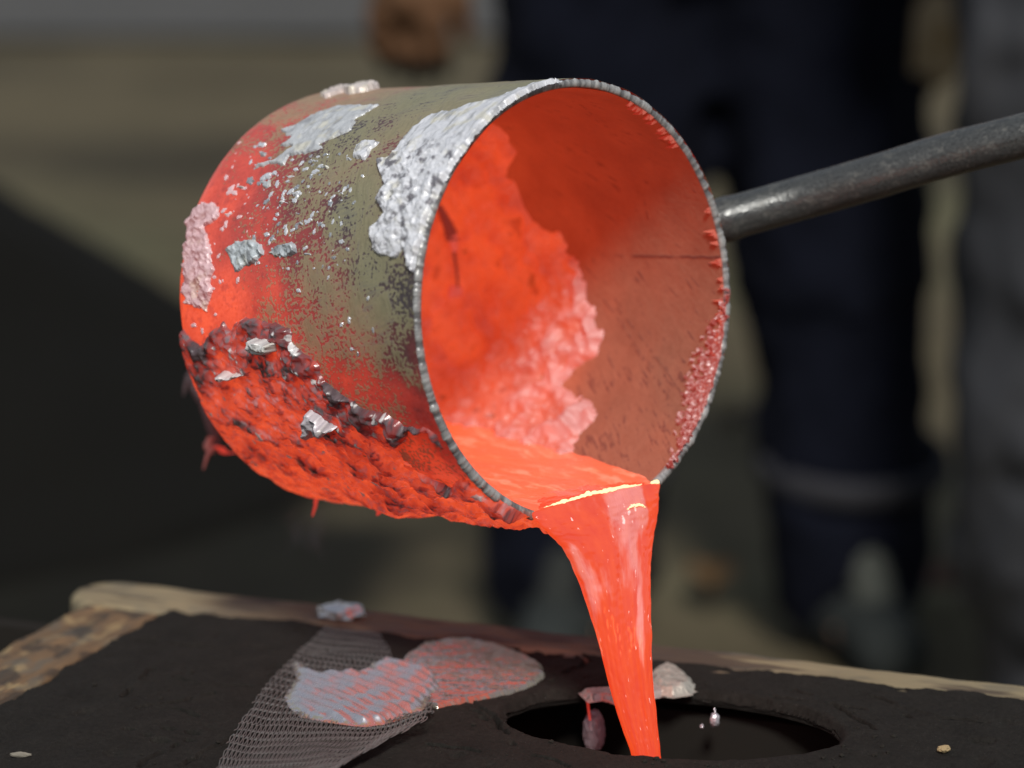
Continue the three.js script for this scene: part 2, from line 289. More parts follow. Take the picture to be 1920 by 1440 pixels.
  rail('back_rail', rubMat, c[0], 0.56, -0.001, 0.042, YM + 0.001, 0.045, true, 0.75).userData.label = 'worn wooden back rail with a rounded end';
  rail('front_rail', woodMat, IN.u0 - 0.06, 0.56, 0.35, 0.39, YM - 0.004, 0.045, false, 0.75);
  // side rails run across: build with swapped axes
  function sideRail(name, u0, u1, label) {
    const geo = gridGeo(40, 220, (i, j) => {
      const t = (i - 0.5) / 0.5, drop = Math.abs(t) > 0.9, tt = clamp(t / 0.88, -1, 1), hw = (u1 - u0) / 2, v = lerp(0.0415, 0.352, j);
      const u = u0 + hw + tt * hw + 0.0008 * noise(v * 60, tt * 3, 9), d = hw - Math.abs(tt * hw), rr = 0.005, e = Math.max(0, rr - d);
      let y = YM - 0.001 - (rr - Math.sqrt(Math.max(0, rr * rr - e * e))) + 0.0022 * fbm(u * 50, v * 25, 4, 4); if (drop) y = YM - 0.045;
      return { p: fromUV(u, v, y), uv: [v / 0.4, 0.2 + 0.6 * i] };
    });
    const idx = geo.index.array; for (let i = 0; i < idx.length; i += 3) { const t = idx[i]; idx[i] = idx[i + 1]; idx[i + 1] = t; } geo.computeVertexNormals();
    const m = mesh(name, geo, woodMat, mould); if (label) m.userData.label = label;
  }
  sideRail('side_rail', IN.u0 - 0.05, IN.u0 - 0.002, 'charred brown side rail crusted with sand');
  sideRail('side_rail', 0.51, 0.556);
  for (const [u0, u1, v0, v1] of [[IN.u0 - 0.04, 0.55, 0.006, 0.03], [IN.u0 - 0.04, 0.55, 0.36, 0.384], [IN.u0 - 0.04, IN.u0 - 0.016, 0.03, 0.36], [0.526, 0.55, 0.03, 0.36]]) { // boards of the box below the rails, down to the ground
    const g = new THREE.BoxGeometry(u1 - u0, YM - 0.04, v1 - v0), b = mesh('flask_board', g, woodMat, mould);
    b.position.copy(fromUV((u0 + u1) / 2, (v0 + v1) / 2, (YM - 0.04) / 2)); b.rotation.y = -Math.atan2(RU.d.z, RU.d.x);
  }
}

// ---------------------------------------------------------------- the pouring pot
const PC = V(0.0308552, 0.79198139, -1.15253618), PA = V(0.69147415, 0.10362446, 0.71493039).normalize();
const PU = V(0, 1, 0).addScaledVector(PA, -PA.y).normalize(), PS = V().crossVectors(PA, PU).negate(); // up across the axis; away to the far side
if (PS.x < 0) PS.negate();
const R = 0.1, RI = 0.0958, LS = 0.156, RC = 0.024, LT = LS + RC; // straight length, corner radius, total length
const QC = LS + RC * Math.PI / 2, QT = QC + (R - RC); // arc length along the meridian
const along = (q) => q < LS ? [-q, R, 0, 1] : q < QC ? (() => { const a = (q - LS) / RC; return [-LS - RC * Math.sin(a), R - RC + RC * Math.cos(a), -Math.sin(a), Math.cos(a)]; })() : [-LT, Math.max(0, R - RC - (q - QC)), -1, 0];
const onPot = (x, q, h = 0) => { const [s, r, ns, nr] = along(q), t = x / R, c = Math.cos(t), d = Math.sin(t), rr = r + nr * h, ss = s + ns * h; return V(PC.x, PC.y, PC.z).addScaledVector(PA, ss).addScaledVector(PU, c * rr).addScaledVector(PS, d * rr); };
const potNormal = (x, q) => { const [, , ns, nr] = along(q), t = x / R; return V(0, 0, 0).addScaledVector(PA, ns).addScaledVector(PU, nr * Math.cos(t)).addScaledVector(PS, nr * Math.sin(t)).normalize(); };
const X0 = -1.5 * Math.PI * R, X1 = 0.5 * Math.PI * R; // outer wall unrolled: 0 at the top, negative on the side in view
function hitCyl(px, py, rad, farHit) {
  const d = ray(px, py).normalize(), o = V().subVectors(EYE, PC), du = d.dot(PU), ds = d.dot(PS), ou = o.dot(PU), os = o.dot(PS), a = du * du + ds * ds, b = du * ou + ds * os, c = ou * ou + os * os - rad * rad;
  const D = b * b - a * c, t = (-b + (farHit ? 1 : -1) * Math.sqrt(Math.max(0, D))) / a;
  const s = o.dot(PA) + t * d.dot(PA), u = ou + t * du, w = os + t * ds; return { s, th: Math.atan2(w, u), t };
}
const outer = (px, py) => { const h = hitCyl(px, py, R, false); let th = h.th; if (th > Math.PI / 2) th -= 2 * Math.PI; const q = -h.s; return [th * R, q <= LS ? q : LS + (q - LS) * 1.35]; };
const pot = thing('pouring_pot', 'scaly steel pot on a rod, tipped and glowing red, pouring molten metal', 'pouring pot');

// heat of the outer wall and how much olive scale covers it
const T_OUT = field([
  ...[[350, 450, 0.82], [420, 380, 0.78], [470, 310, 0.66], [540, 235, 0.5], [610, 185, 0.38], [440, 560, 0.93], [400, 600, 0.95], [350, 580, 0.9], [480, 480, 0.62], [520, 450, 0.4], [560, 560, 0.42], [620, 620, 0.34], [600, 690, 0.5], [670, 730, 0.5], [740, 775, 0.45], [560, 380, 0.16], [520, 350, 0.4], [650, 400, 0.0], [700, 500, 0.0], [750, 650, 0.1], [790, 770, 0.3], [760, 560, 0], [650, 250, 0], [800, 180, 0], [1000, 160, 0], [600, 300, 0.05], [470, 420, 0.6], [800, 850, 0.74], [900, 930, 0.85], [520, 620, 0.6], [500, 540, 0.66], [580, 250, 0.3], [560, 480, 0.25], [600, 550, 0.2], [840, 840, 0.4]].map(([x, y, v]) => [...outer(x, y), v]),
  [-2.9 * R, 0.1, 0.95], [-3.3 * R, 0.05, 0.95], [-3.3 * R, 0.15, 1], [-2.8 * R, 0.02, 0.85], [-4.2 * R, 0.1, 0.6], [-1.5 * R, 0.19, 0.9], [-1.5 * R, 0.24, 0.95], [-3 * R, 0.22, 1], [0.5 * R, 0.1, 0.2], [1.5 * R, 0.1, 0.3], [0, 0.19, 0.5], [-0.6 * R, 0.19, 0.6], [1.5 * R, 0.2, 0.7]], X0, X1, 0, QT, 220, 120, 3.2);
const S_OUT = field([
  ...[[650, 400, 0.72], [700, 550, 0.78], [600, 400, 0.5], [560, 455, 0.42], [640, 500, 0.52], [690, 440, 0.62], [750, 530, 0.42], [752, 610, 0.5], [745, 690, 0.45], [600, 640, 0.62], [650, 700, 0.42], [720, 740, 0.42], [760, 700, 0.55], [720, 620, 0.78], [520, 560, 0.55], [480, 520, 0.25], [430, 560, 0.05], [560, 420, 0.6], [520, 400, 0.4], [450, 350, 0.12], [560, 215, 0.62], [500, 270, 0.45], [620, 180, 0.75], [700, 180, 0.9], [900, 180, 0.9], [600, 500, 0.7], [740, 300, 0.74], [360, 500, 0], [772, 560, 0.3], [772, 660, 0.25], [790, 760, 0.1], [620, 330, 0.7], [580, 350, 0.55], [640, 480, 0.62], [540, 520, 0.45], [400, 420, 0.02], [620, 560, 0.66], [690, 640, 0.68]].map(([x, y, v]) => [...outer(x, y), v]),
  [-3 * R, 0.1, 0.05], [-3.2 * R, 0.16, 0], [-2.7 * R, 0.03, 0.3], [-4.2 * R, 0.1, 0.5], [-1.5 * R, 0.2, 0], [0.5 * R, 0.1, 0.85], [1.5 * R, 0.1, 0.8], [0, 0.2, 0.3], [-1.5 * R, 0.24, 0.2]], X0, X1, 0, QT, 220, 120, 3.2);
{
  const nq = 150, nx = 420;
  const wob = (x, q) => { const p = onPot(x, Math.min(q, QC), 0); return 0.0007 * fbm(p.x * 40, p.y * 40, p.z * 40, 3); };
  const geo = gridGeo(nx, nq, (i, j) => { const x = lerp(X0, X1, i), q = QT * j; return { p: onPot(x, q, wob(i === 1 ? X0 : x, q)), uv: [i, j] }; });
  const m = maps(2048, 1024, (u, v, o) => {
    const x = lerp(X0, X1, u), q = v * QT, p = onPot(x, q, 0), X = p.x * 1000, Y = p.y * 1000, Z = p.z * 1000;
    const T = T_OUT(x, q), S = S_OUT(x, q);
    const big = fbm(X / 14, Y / 14, Z / 14, 3), fine = fbm(X / 1.6, Y / 1.6, Z / 1.6, 3);
    const sw = 0.006 * fbm(X / 30 + 8, Y / 30, Z / 30, 2), brushA = fbm((x + sw + 0.35 * q) * 70, (q - 0.35 * x + sw) * 800, 4, 4), brushB = fbm((x + 0.3 * q + sw) * 800, (q - 0.3 * x - sw) * 60, 9, 4); // strokes round the pot and along it
    const wA = sstep(-0.2, 0.25, big), br = lerp(brushA, brushB, wA);
    const cover = sstep(0.06, -0.06, fine * 0.8 + big * 0.45 + br * 0.32 - (S - 0.5) * 1.3);
    const worn = sstep(-0.1, 0.35, br * 0.8 + big * 0.5);
    const tone = 1 + 0.42 * br + 0.25 * big + 0.18 * fine;
    const bare = [0.058, 0.046, 0.05];
    const scale = [0.262 * tone, 0.244 * tone, 0.146 * tone], gr = [0.15 * tone, 0.144 * tone, 0.115 * tone];
    for (let c = 0; c < 3; c++) o.c[c] = lerp(bare[c] * (1 + 0.5 * fine), lerp(scale[c], gr[c], worn * 0.8), cover);
    const t = clamp(T + 0.2 * big * sstep(0, 0.3, T) + 0.12 * fine * T - 0.18 * T * sstep(0.1, 0.4, fbm(X / 5 + 3, Y / 5, Z / 5, 3)), 0, 1.05);
    heat(t, o.e, lerp(1, 0.42, cover));
    o.r = lerp(0.36 + 0.2 * fine, 0.5 + 0.2 * br, cover);
    o.h = 0.35 + 0.3 * cover + 0.12 * br + 0.1 * fine;
  }, 'cerh');
  mesh('outer_wall', geo, new THREE.MeshStandardMaterial({ map: m.c, emissiveMap: m.e, emissive: 0xffffff, emissiveIntensity: 0.95, roughnessMap: m.r, roughness: 1, bumpMap: m.h, bumpScale: 0.0006 }), pot).userData.label = 'olive scaled outer wall with red hot end';
}
// inner wall and floor; unrolled with 0 at the top, positive on the far side in view
const LI = LT - 0.005, XI0 = -0.5 * Math.PI * R, XI1 = 1.5 * Math.PI * R, RCI = 0.02, QI = LI - RCI, QIC = QI + RCI * Math.PI / 2, QIT = QIC + RI - RCI;
const alongI = (q) => q < QI ? [-q, RI, 0, -1] : q < QIC ? (() => { const a = (q - QI) / RCI; return [-QI - RCI * Math.sin(a), RI - RCI + RCI * Math.cos(a), Math.sin(a), -Math.cos(a)]; })() : [-LI, Math.max(0, RI - RCI - (q - QIC)), 1, 0];
const inPot = (x, q, h = 0) => { const [s, r, ns, nr] = alongI(q), t = x / R, rr = r + nr * h, ss = s + ns * h; return V(PC.x, PC.y, PC.z).addScaledVector(PA, ss).addScaledVector(PU, Math.cos(t) * rr).addScaledVector(PS, Math.sin(t) * rr); };
function inner(px, py) {
  const h = hitCyl(px, py, RI, true); let th = h.th; if (th < -Math.PI / 2) th += 2 * Math.PI;
  if (-h.s <= QI) return [th * R, -h.s];
  const d = ray(px, py).normalize(), o = V().subVectors(EYE, PC), t = (-LI - o.dot(PA)) / d.dot(PA), u = o.dot(PU) + t * d.dot(PU), w = o.dot(PS) + t * d.dot(PS); th = Math.atan2(w, u); if (th < -Math.PI / 2) th += 2 * Math.PI;
  return [th * R, Math.min(QIT, QIC + Math.max(0, RI - RCI - Math.hypot(u, w)))];
}
{
  const T_IN = field([...[[1250, 250, 0.5], [1300, 400, 0.46], [1340, 560, 0.42], [1250, 450, 0.5], [1150, 350, 0.56], [1200, 580, 0.46], [1250, 680, 0.4], [1290, 760, 0.4], [1150, 700, 0.55], [1100, 240, 0.56], [1040, 200, 0.56], [1020, 330, 0.66], [960, 300, 0.8], [900, 400, 0.9], [1060, 430, 0.7], [1000, 560, 0.92], [1120, 560, 0.6], [1180, 760, 0.55], [1240, 830, 0.6], [1050, 700, 0.95]].map(([x, y, v]) => [...inner(x, y), v]), [Math.PI * R, 0.08, 0.95], [Math.PI * R, 0.01, 0.85], [-0.4 * Math.PI * R, 0.08, 0.6], [1.4 * Math.PI * R, 0.1, 0.7], [0.5 * R, QIT, 0.9], [3 * R, QIC, 0.95]], XI0, XI1, 0, QIT, 160, 100, 3);
  const seamX = (inner(1120, 476)[0] + inner(1350, 486)[0]) / 2, scr = [[[1150, 570], [1230, 670], [1300, 770]], [[1130, 560], [1200, 660], [1240, 720]], [[1180, 640], [1260, 760]], [[1080, 190], [1110, 215], [1135, 230]], [[1100, 215], [1140, 240]], [[1205, 365], [1215, 410]]].map((l) => l.map(([x, y]) => inner(x, y)));
  const geo = gridGeo(360, 140, (i, j) => { const x = lerp(XI0, XI1, i), q = QIT * j, p = inPot(i === 1 ? XI0 : x, Math.min(q, QIC), 0); return { p: inPot(x, q, 0.0006 * fbm(p.x * 50, p.y * 50, p.z * 50, 3)), uv: [i, j] }; });
  const m = maps(1280, 800, (u, v, o) => {
    const x = lerp(XI0, XI1, u), q = v * QIT, p = inPot(x, q, 0), X = p.x * 1000, Y = p.y * 1000, Z = p.z * 1000;
    const big = fbm(X / 16, Y / 16, Z / 16, 3), fine = fbm(X / 2.2, Y / 2.2, Z / 2.2, 3), drag = fbm((x + q * 0.9) * 420, (x - q * 0.9) * 60, 3, 3);
    const deep = sstep(0.02, 0.09, q);
    const stain = sstep(0.16, 0.4, drag * 0.7 + fine * 0.35 + big * 0.4 + 0.12 * sstep(1.75 * R, 2.3 * R, x) - 0.06);
    let dk = Math.max(stain * 0.75, 0.9 * (1 - sstep(0.0004, 0.0011, Math.abs(x - seamX + 0.0005 * noise(q * 200, 1, 2)))) * sstep(-0.35, 0.1, noise(q * 90, 3, 8) + 0.2) * sstep(0.075, 0.06, q));
    for (const l of scr) dk = Math.max(dk, 0.75 * (1 - sstep(0.0001, 0.0007, sdLine(x, q, l) - 0.0004 * noise(x * 900, q * 900, 2))) * sstep(-0.3, 0.2, noise(x * 300, q * 300, 6)));
    const base = [0.185, 0.12, 0.078], dark = [0.07, 0.045, 0.04], tone = 1 + 0.22 * big + 0.2 * fine;
    for (let c = 0; c < 3; c++) o.c[c] = lerp(base[c] * tone, dark[c], dk);
    heat(clamp(T_IN(x, q) + 0.08 * big + 0.05 * fine), o.e, 1 - 0.4 * dk);
    o.r = 0.7 + 0.15 * fine - 0.1 * deep; o.h = 0.5 + 0.2 * fine + 0.15 * drag - 0.4 * dk;
  }, 'cerh');
  mesh('inner_wall', geo, new THREE.MeshStandardMaterial({ map: m.c, emissiveMap: m.e, emissive: 0xffffff, emissiveIntensity: 0.4, roughnessMap: m.r, roughness: 1, bumpMap: m.h, bumpScale: 0.0006 }), pot).userData.label = 'rusty inner wall with a dark lengthwise seam';
}
// rim: ragged grey steel edge
{
  const geo = gridGeo(1600, 14, (i, j) => {
    const th = i * 2 * Math.PI, x = th * R, a = j * 2 * Math.PI, mid = (R + RI) / 2, c = Math.cos(th), s = Math.sin(th);
    const n = fbm(c * 26, s * 26, 3, 4), n2 = fbm(c * 70 + 1.4 * Math.cos(a), s * 70, 1.4 * Math.sin(a) + 7, 3), g = 1 + 0.22 * n + 0.05 * n2;
    const low = 0.5 - 0.5 * c, hw = 0.00185 * g * (1 + 0.25 * low), hl = 0.0011 * g * (1 + 0.8 * low);
    const rr = mid + Math.cos(a) * hw + 0.0005 * n, ss = Math.sin(a) * hl + 0.0006 * n - 0.0004;
    const p = V(PC.x, PC.y, PC.z).addScaledVector(PA, ss).addScaledVector(PU, c * rr).addScaledVector(PS, s * rr);
    const k = sstep(-0.3, 0.35, 0.35 * n2 + 0.9 * n), col = [lerp(0.17, 0.46, k), lerp(0.168, 0.46, k), lerp(0.17, 0.45, k)];
    return { p, uv: [i, j], c: col };
  });
  mesh('rim', geo, new THREE.MeshStandardMaterial({ vertexColors: true, roughness: 0.4, metalness: 0.35 }), pot).userData.label = 'ragged grey rim';
}
// a crust that lies on the outer wall: fn(x, q) -> height above it (below zero is cut away) and colour
function outerPatch(name, box, cell, fn, mat) {
  const [xa, xb, qa, qb] = box, nu = Math.ceil((xb - xa) / cell), nv = Math.ceil((qb - qa) / cell);
  const geo = gridGeo(nu, nv, (i, j) => { const x = lerp(xa, xb, i), q = lerp(qa, qb, j), r = fn(x, q); return { p: onPot(x, Math.min(q, QT), r.h), uv: [i, j], c: r.c, in: r.h > -0.0006 }; }, true);
  return mesh(name, geo, mat, pot);
}
const boxOf = (poly, m) => { const xs = poly.map((p) => p[0]), ys = poly.map((p) => p[1]); return [Math.min(...xs) - m, Math.max(...xs) + m, Math.min(...ys) - m, Math.max(...ys) + m]; };

// lower slag crust, torn along its upper edge, red hot
const CRUST_TOP = [[318, 640], [340, 618], [372, 640], [395, 628], [418, 600], [432, 618], [455, 596], [480, 592], [515, 605], [545, 612], [548, 640], [575, 665], [604, 682], [612, 715], [650, 742], [690, 765], [740, 782], [762, 800], [790, 796], [815, 812]];
const CRUST = [...CRUST_TOP.map(([x, y]) => outer(x, y)), outer(838, 850), outer(880, 905), outer(930, 938), [-2.55 * R, -0.002], [-2.95 * R, -0.002], [-3.3 * R, 0.05], [-3.8 * R, QC], [-2.2 * R, QC + 0.02], [-1.75 * R, QC]];
// a window in the crust, where the hot wall lies bare
const BARE = [[748, 842], [768, 815], [800, 812], [830, 845], [862, 890], [840, 912], [800, 890], [765, 868]].map(([x, y]) => outer(x, y));
const BULGE = outer(742, 940);
const crustTopLine = CRUST_TOP.map(([x, y]) => outer(x, y));
{
  const info = (x, q) => {
    const p = onPot(x, Math.min(q, QC), 0), X = p.x * 1000, Y = p.y * 1000, Z = p.z * 1000;
    const w1 = 0.0038 * fbm(X / 9, Y / 9, Z / 9, 4), w2 = 0.0038 * fbm(X / 9 + 40, Y / 9, Z / 9, 4);
    let sd = sdPoly(x + w1, q + w2, CRUST); const hole = sdPoly(x + w1, q + w2, BARE); sd = Math.min(sd, -hole);
    const dt = sdLine(x + w1, q + w2, crustTopLine);
    const lump = fbm(X / 12, Y / 12, Z / 12, 3), fine = fbm(X / 2.8, Y / 2.8, Z / 2.8, 3), rg = ridge(X / 9, Y / 9, Z / 9, 2), drag = fbm(x * 330 + 1.5 * lump, q * 110 + lump, 2, 4);
    return { sd, dt, lump, fine, rg, drag, p, big: fbm(X / 24 + 3, Y / 24, Z / 24, 3) };
  };
  const box = [-3.95 * R, outer(800, 800)[0] + 0.075, -0.003, QC + 0.03];
  const hFn = (x, q) => {
    const k = info(x, q), e = sstep(-0.0002, 0.0024, k.sd), back = sstep(QC - 0.01, LS - 0.02, q);
    const torn = Math.exp(-((k.dt - 0.006) ** 2) / 9e-5) * back, low = sstep(-1.9 * R, -2.7 * R, x) * sstep(0.12, 0.05, q);
    const [bx, bq] = BULGE, bump = 0.0055 * Math.exp(-((x - bx) ** 2 + 0.5 * (q - bq) ** 2) / 1.6e-4); return { h: e * (0.0014 + bump + torn * (0.0012 + 0.0034 * (k.rg - 0.45) + 0.0022 * k.lump) + low * (0.0008 + 0.0036 * k.lump) + (0.0008 + 0.0018 * back) * k.lump + 0.00028 * k.fine + 0.0009 * k.drag) - 0.0012 * (1 - e) };
  };
  const m = maps(1536, 1024, (u, v, o) => {
    const x = lerp(box[0], box[1], u), q = lerp(box[2], box[3], v), k = info(x, q);
    const [mx, mq] = outer(560, 650), marg = Math.exp(-k.dt * k.dt / (2 * 0.0115 ** 2)) * (0.55 + 0.45 * sstep(mq + 0.05, mq + 0.01, q));
    const dark = clamp(marg * (1.25 + 0.9 * k.fine + 1.6 * k.lump) + sstep(0.05, 0.4, k.lump * 0.6 + k.drag * 0.7 + k.fine * 0.3 - 0.12 * sstep(-2.0 * R, -2.6 * R, x)) * 0.75);
    const skin = sstep(0.0, 0.4, k.fine * 0.6 - k.drag * 0.5 + 0.5 * (k.rg - 0.5)) * 0.8; // cooler grey skin
    const glint = sstep(0.36, 0.5, fbm(k.p.x * 160, k.p.y * 160, k.p.z * 160, 3) + 0.25 * k.fine + 0.12 * marg);
    const a = [0.1, 0.07, 0.07], b = [0.07, 0.05, 0.058], s = [0.42, 0.36, 0.38];
    for (let c = 0; c < 3; c++) o.c[c] = lerp(lerp(lerp(a[c], s[c], skin * 0.8), b[c], dark * 0.7), 0.72, glint * 0.85);
    const T = clamp(0.86 + 0.12 * sstep(-2.2 * R, -2.9 * R, x) - 0.34 * sstep(-0.1, 0.4, k.big + 0.4 * k.lump) - 0.2 * k.lump + 0.18 * k.drag + 0.1 * k.fine - 0.3 * skin - 0.6 * dark, 0.02, 1.05);
    heat(T, o.e, 1 - 0.85 * glint);
    o.r = clamp(0.22 + 0.16 * k.fine + 0.1 * dark, 0.08, 0.8); o.h = 0.5 + 0.22 * k.fine + 0.15 * k.drag;
  }, 'cerh');
  outerPatch('glowing_slag_crust', box, 0.00062, hFn, new THREE.MeshStandardMaterial({ map: m.c, emissiveMap: m.e, emissive: 0xffffff, emissiveIntensity: 0.8, roughnessMap: m.r, roughness: 1, bumpMap: m.h, bumpScale: 0.0004 })).userData.label = 'red hot lumpy slag crust with a torn dark edge';
}
// pale dross and flakes on the outer wall
function flakePatch(name, pts, o, label) { // pts in photo pixels
  const poly = pts.map(([x, y]) => outer(x, y)).map(([x, q]) => [x, Math.max(q, -0.003)]);
  const mat = new THREE.MeshStandardMaterial({ vertexColors: true, roughness: o.rough ?? 0.4, metalness: o.metal ?? 0.12, ...(o.glow ? { emissive: new THREE.Color(...o.glow) } : {}) });
  const m = outerPatch(name, boxOf(poly, 0.003), o.cell ?? 0.0005, (x, q) => {
    const p = onPot(x, q, 0), X = p.x * 1000, Y = p.y * 1000, Z = p.z * 1000, k = o.seed ?? 0;
    const w1 = (o.warp ?? 0.0016) * fbm(X / 4 + k, Y / 4, Z / 4, 4), w2 = (o.warp ?? 0.0016) * fbm(X / 4, Y / 4 + 31 + k, Z / 4, 4);
    let sd = sdPoly(x + w1, q + w2, poly); if (o.holes) sd = Math.min(sd, o.holes - 0.004 * sstep(0.05, 0.3, fbm(X / 3.4, Y / 3.4, Z / 3.4 + k, 3)) * 1.6 - (o.holes - Math.max(sd, 0)) * 0);
    const lump = fbm(X / 8, Y / 8, Z / 8 + k, 3), fine = fbm(X / 1.4, Y / 1.4, Z / 1.4, 3), rg = ridge(X / 5, Y / 5, Z / 5 + k, 3);
    const smooth = o.smooth ? o.smooth(x, q) : 0, rough = 1 - smooth;
    const e = sstep(-0.0001, 0.0012, sd);
    const h = e * ((o.thick ?? 0.001) * (1 + 0.5 * lump) + rough * ((o.lump ?? 0.0015) * (lump + 0.25) + (o.fine ?? 0.0009) * (rg - 0.45) + 0.00015 * fine) + 0.00012 * fine) - 0.001 * (1 - e);
    const pit = sstep(0.04, 0.32, fine * 0.22 + 0.9 * fbm(X / 5, Y / 5 + 9, Z / 5, 3)) * rough * (o.pits ?? 0.7), yel = sstep(0.1, 0.45, fbm(X / 9, Y / 9 + 70, Z / 9, 3)) * 0.5, a0 = o.col ?? [0.77, 0.78, 0.82], sk = sstep(-0.05, 0.35, fbm(x * 70, q * 380, k, 3)) * smooth, a = [lerp(a0[0], 0.36, sk), lerp(a0[1], 0.37, sk), lerp(a0[2], 0.38, sk)], t = 0.92 + 0.16 * fine;
    return { h, c: [lerp(lerp(a[0], 0.8, yel) * t, 0.055, pit), lerp(lerp(a[1], 0.75, yel) * t, 0.045, pit), lerp(lerp(a[2], 0.55, yel) * t, 0.06, pit)] };
  }, mat);
  if (label) m.userData.label = label; return m;
}
const railSmooth = (x, q) => { const [xs] = outer(760, 300); return sstep(xs, xs + 0.018, x) * 0.8; };
flakePatch('rim_dross', [[1085, 147], [1000, 160], [930, 185], [860, 205], [810, 215], [775, 240], [752, 265], [735, 292], [704, 304], [712, 330], [722, 352], [706, 380], [718, 402], [694, 432], [699, 470], [718, 484], [745, 488], [757, 470], [766, 500], [778, 520], [783, 480], [792, 450], [805, 400], [826, 350], [868, 282], [905, 240], [960, 200], [1020, 170], [1090, 150]], { thick: 0.0012, lump: 0.0018, fine: 0.0013, pits: 0.8, seed: 3, smooth: railSmooth, warp: 0.0014, cell: 0.00045 }, 'lumpy white dross hanging over the rim');
flakePatch('dross_flake', [[522, 246], [560, 232], [592, 212], [640, 198], [716, 196], [688, 212], [668, 222], [660, 244], [628, 258], [600, 270], [612, 280], [572, 290], [545, 292], [532, 312], [505, 308], [468, 322], [486, 306], [516, 298], [548, 275], [520, 276], [545, 260]], { thick: 0.0007, lump: 0.0008, fine: 0.0008, pits: 0.55, col: [0.62, 0.64, 0.66], seed: 8, smooth: () => 0.45 }, 'large pale sheet of dross with torn points');
flakePatch('dross_flake', [[660, 298], [668, 270], [690, 262], [714, 266], [700, 280], [686, 300]], { thick: 0.001, lump: 0.001, seed: 12 });
flakePatch('dross_crumbs', [[352, 392], [385, 378], [416, 388], [412, 408], [390, 424], [395, 460], [402, 500], [398, 560], [388, 585], [352, 575], [346, 520], [348, 450]], { thick: 0.0006, lump: 0.0022, fine: 0.002, pits: 0.25, col: [0.62, 0.52, 0.54], glow: [0.16, 0.012, 0.012], seed: 17, warp: 0.003 }, 'pinkish crumbly dross on the red hot end');
flakePatch('dross_crumbs', [[424, 470], [440, 452], [468, 446], [494, 456], [496, 478], [478, 494], [452, 508], [438, 515], [434, 492]], { thick: 0.0008, lump: 0.0018, fine: 0.002, pits: 0.45, col: [0.55, 0.6, 0.63], seed: 22, warp: 0.002 });
flakePatch('dross_crumbs', [[500, 476], [520, 458], [556, 452], [558, 474], [530, 488], [512, 482]], { thick: 0.0006, lump: 0.0016, fine: 0.0018, pits: 0.5, col: [0.5, 0.55, 0.58], seed: 26, warp: 0.002 });
flakePatch('dross_flake', [[640, 172], [680, 166], [704, 163], [712, 166], [690, 172], [652, 178]], { thick: 0.0022, lump: 0.0018, pits: 0.2, col: [0.7, 0.62, 0.58], seed: 31 });
flakePatch('dross_flake', [[598, 180], [640, 168], [668, 164], [650, 172], [610, 186]], { thick: 0.0016, lump: 0.0016, pits: 0.2, col: [0.7, 0.6, 0.56], seed: 33 });
flakePatch('dross_crumbs', [[484, 630], [508, 632], [530, 640], [524, 658], [505, 664], [486, 658]], { thick: 0.0068, lump: 0.002, fine: 0.002, pits: 0.3, seed: 41, col: [0.7, 0.69, 0.68] });
flakePatch('dross_crumbs', [[424, 690], [440, 698], [462, 694], [468, 700], [448, 708], [432, 706]], { thick: 0.0062, lump: 0.002, fine: 0.002, pits: 0.2, seed: 45, col: [0.66, 0.6, 0.6] });
flakePatch('dross_crumbs', [[584, 762], [598, 768], [622, 788], [640, 798], [620, 806], [600, 796], [592, 820], [584, 800]], { thick: 0.0066, lump: 0.002, fine: 0.002, pits: 0.35, seed: 49, col: [0.6, 0.56, 0.6] });
for (let i = 0; i < 16; i++) { // torn scraps of dross between the sheets
  const [cx, cy, w] = [[500, 345, 22], [556, 362, 16], [545, 330, 14], [610, 316, 16], [530, 380, 14], [590, 300, 15], [452, 350, 13], [470, 410, 12], [512, 452, 15], [604, 422, 13], [640, 362, 12], [430, 400, 13], [560, 420, 13], [492, 290, 15], [655, 300, 11], [578, 478, 14]][i], p = [];
  for (let k = 0; k < 10; k++) { const a = k / 10 * 6.2832, r = w * (0.35 + 0.5 * rnd()); p.push([cx + Math.cos(a) * r * 0.9 + Math.sin(a) * r * 0.35, cy + Math.sin(a) * r * 0.55 - Math.cos(a) * r * 0.3]); }
  flakePatch('dross_scrap', p, { thick: 0.0006, lump: 0.001, fine: 0.001, pits: 0.5, seed: 60 + i * 3, warp: 0.0018, cell: 0.0004, col: i % 3 ? [0.68, 0.7, 0.73] : [0.52, 0.55, 0.58] });
}
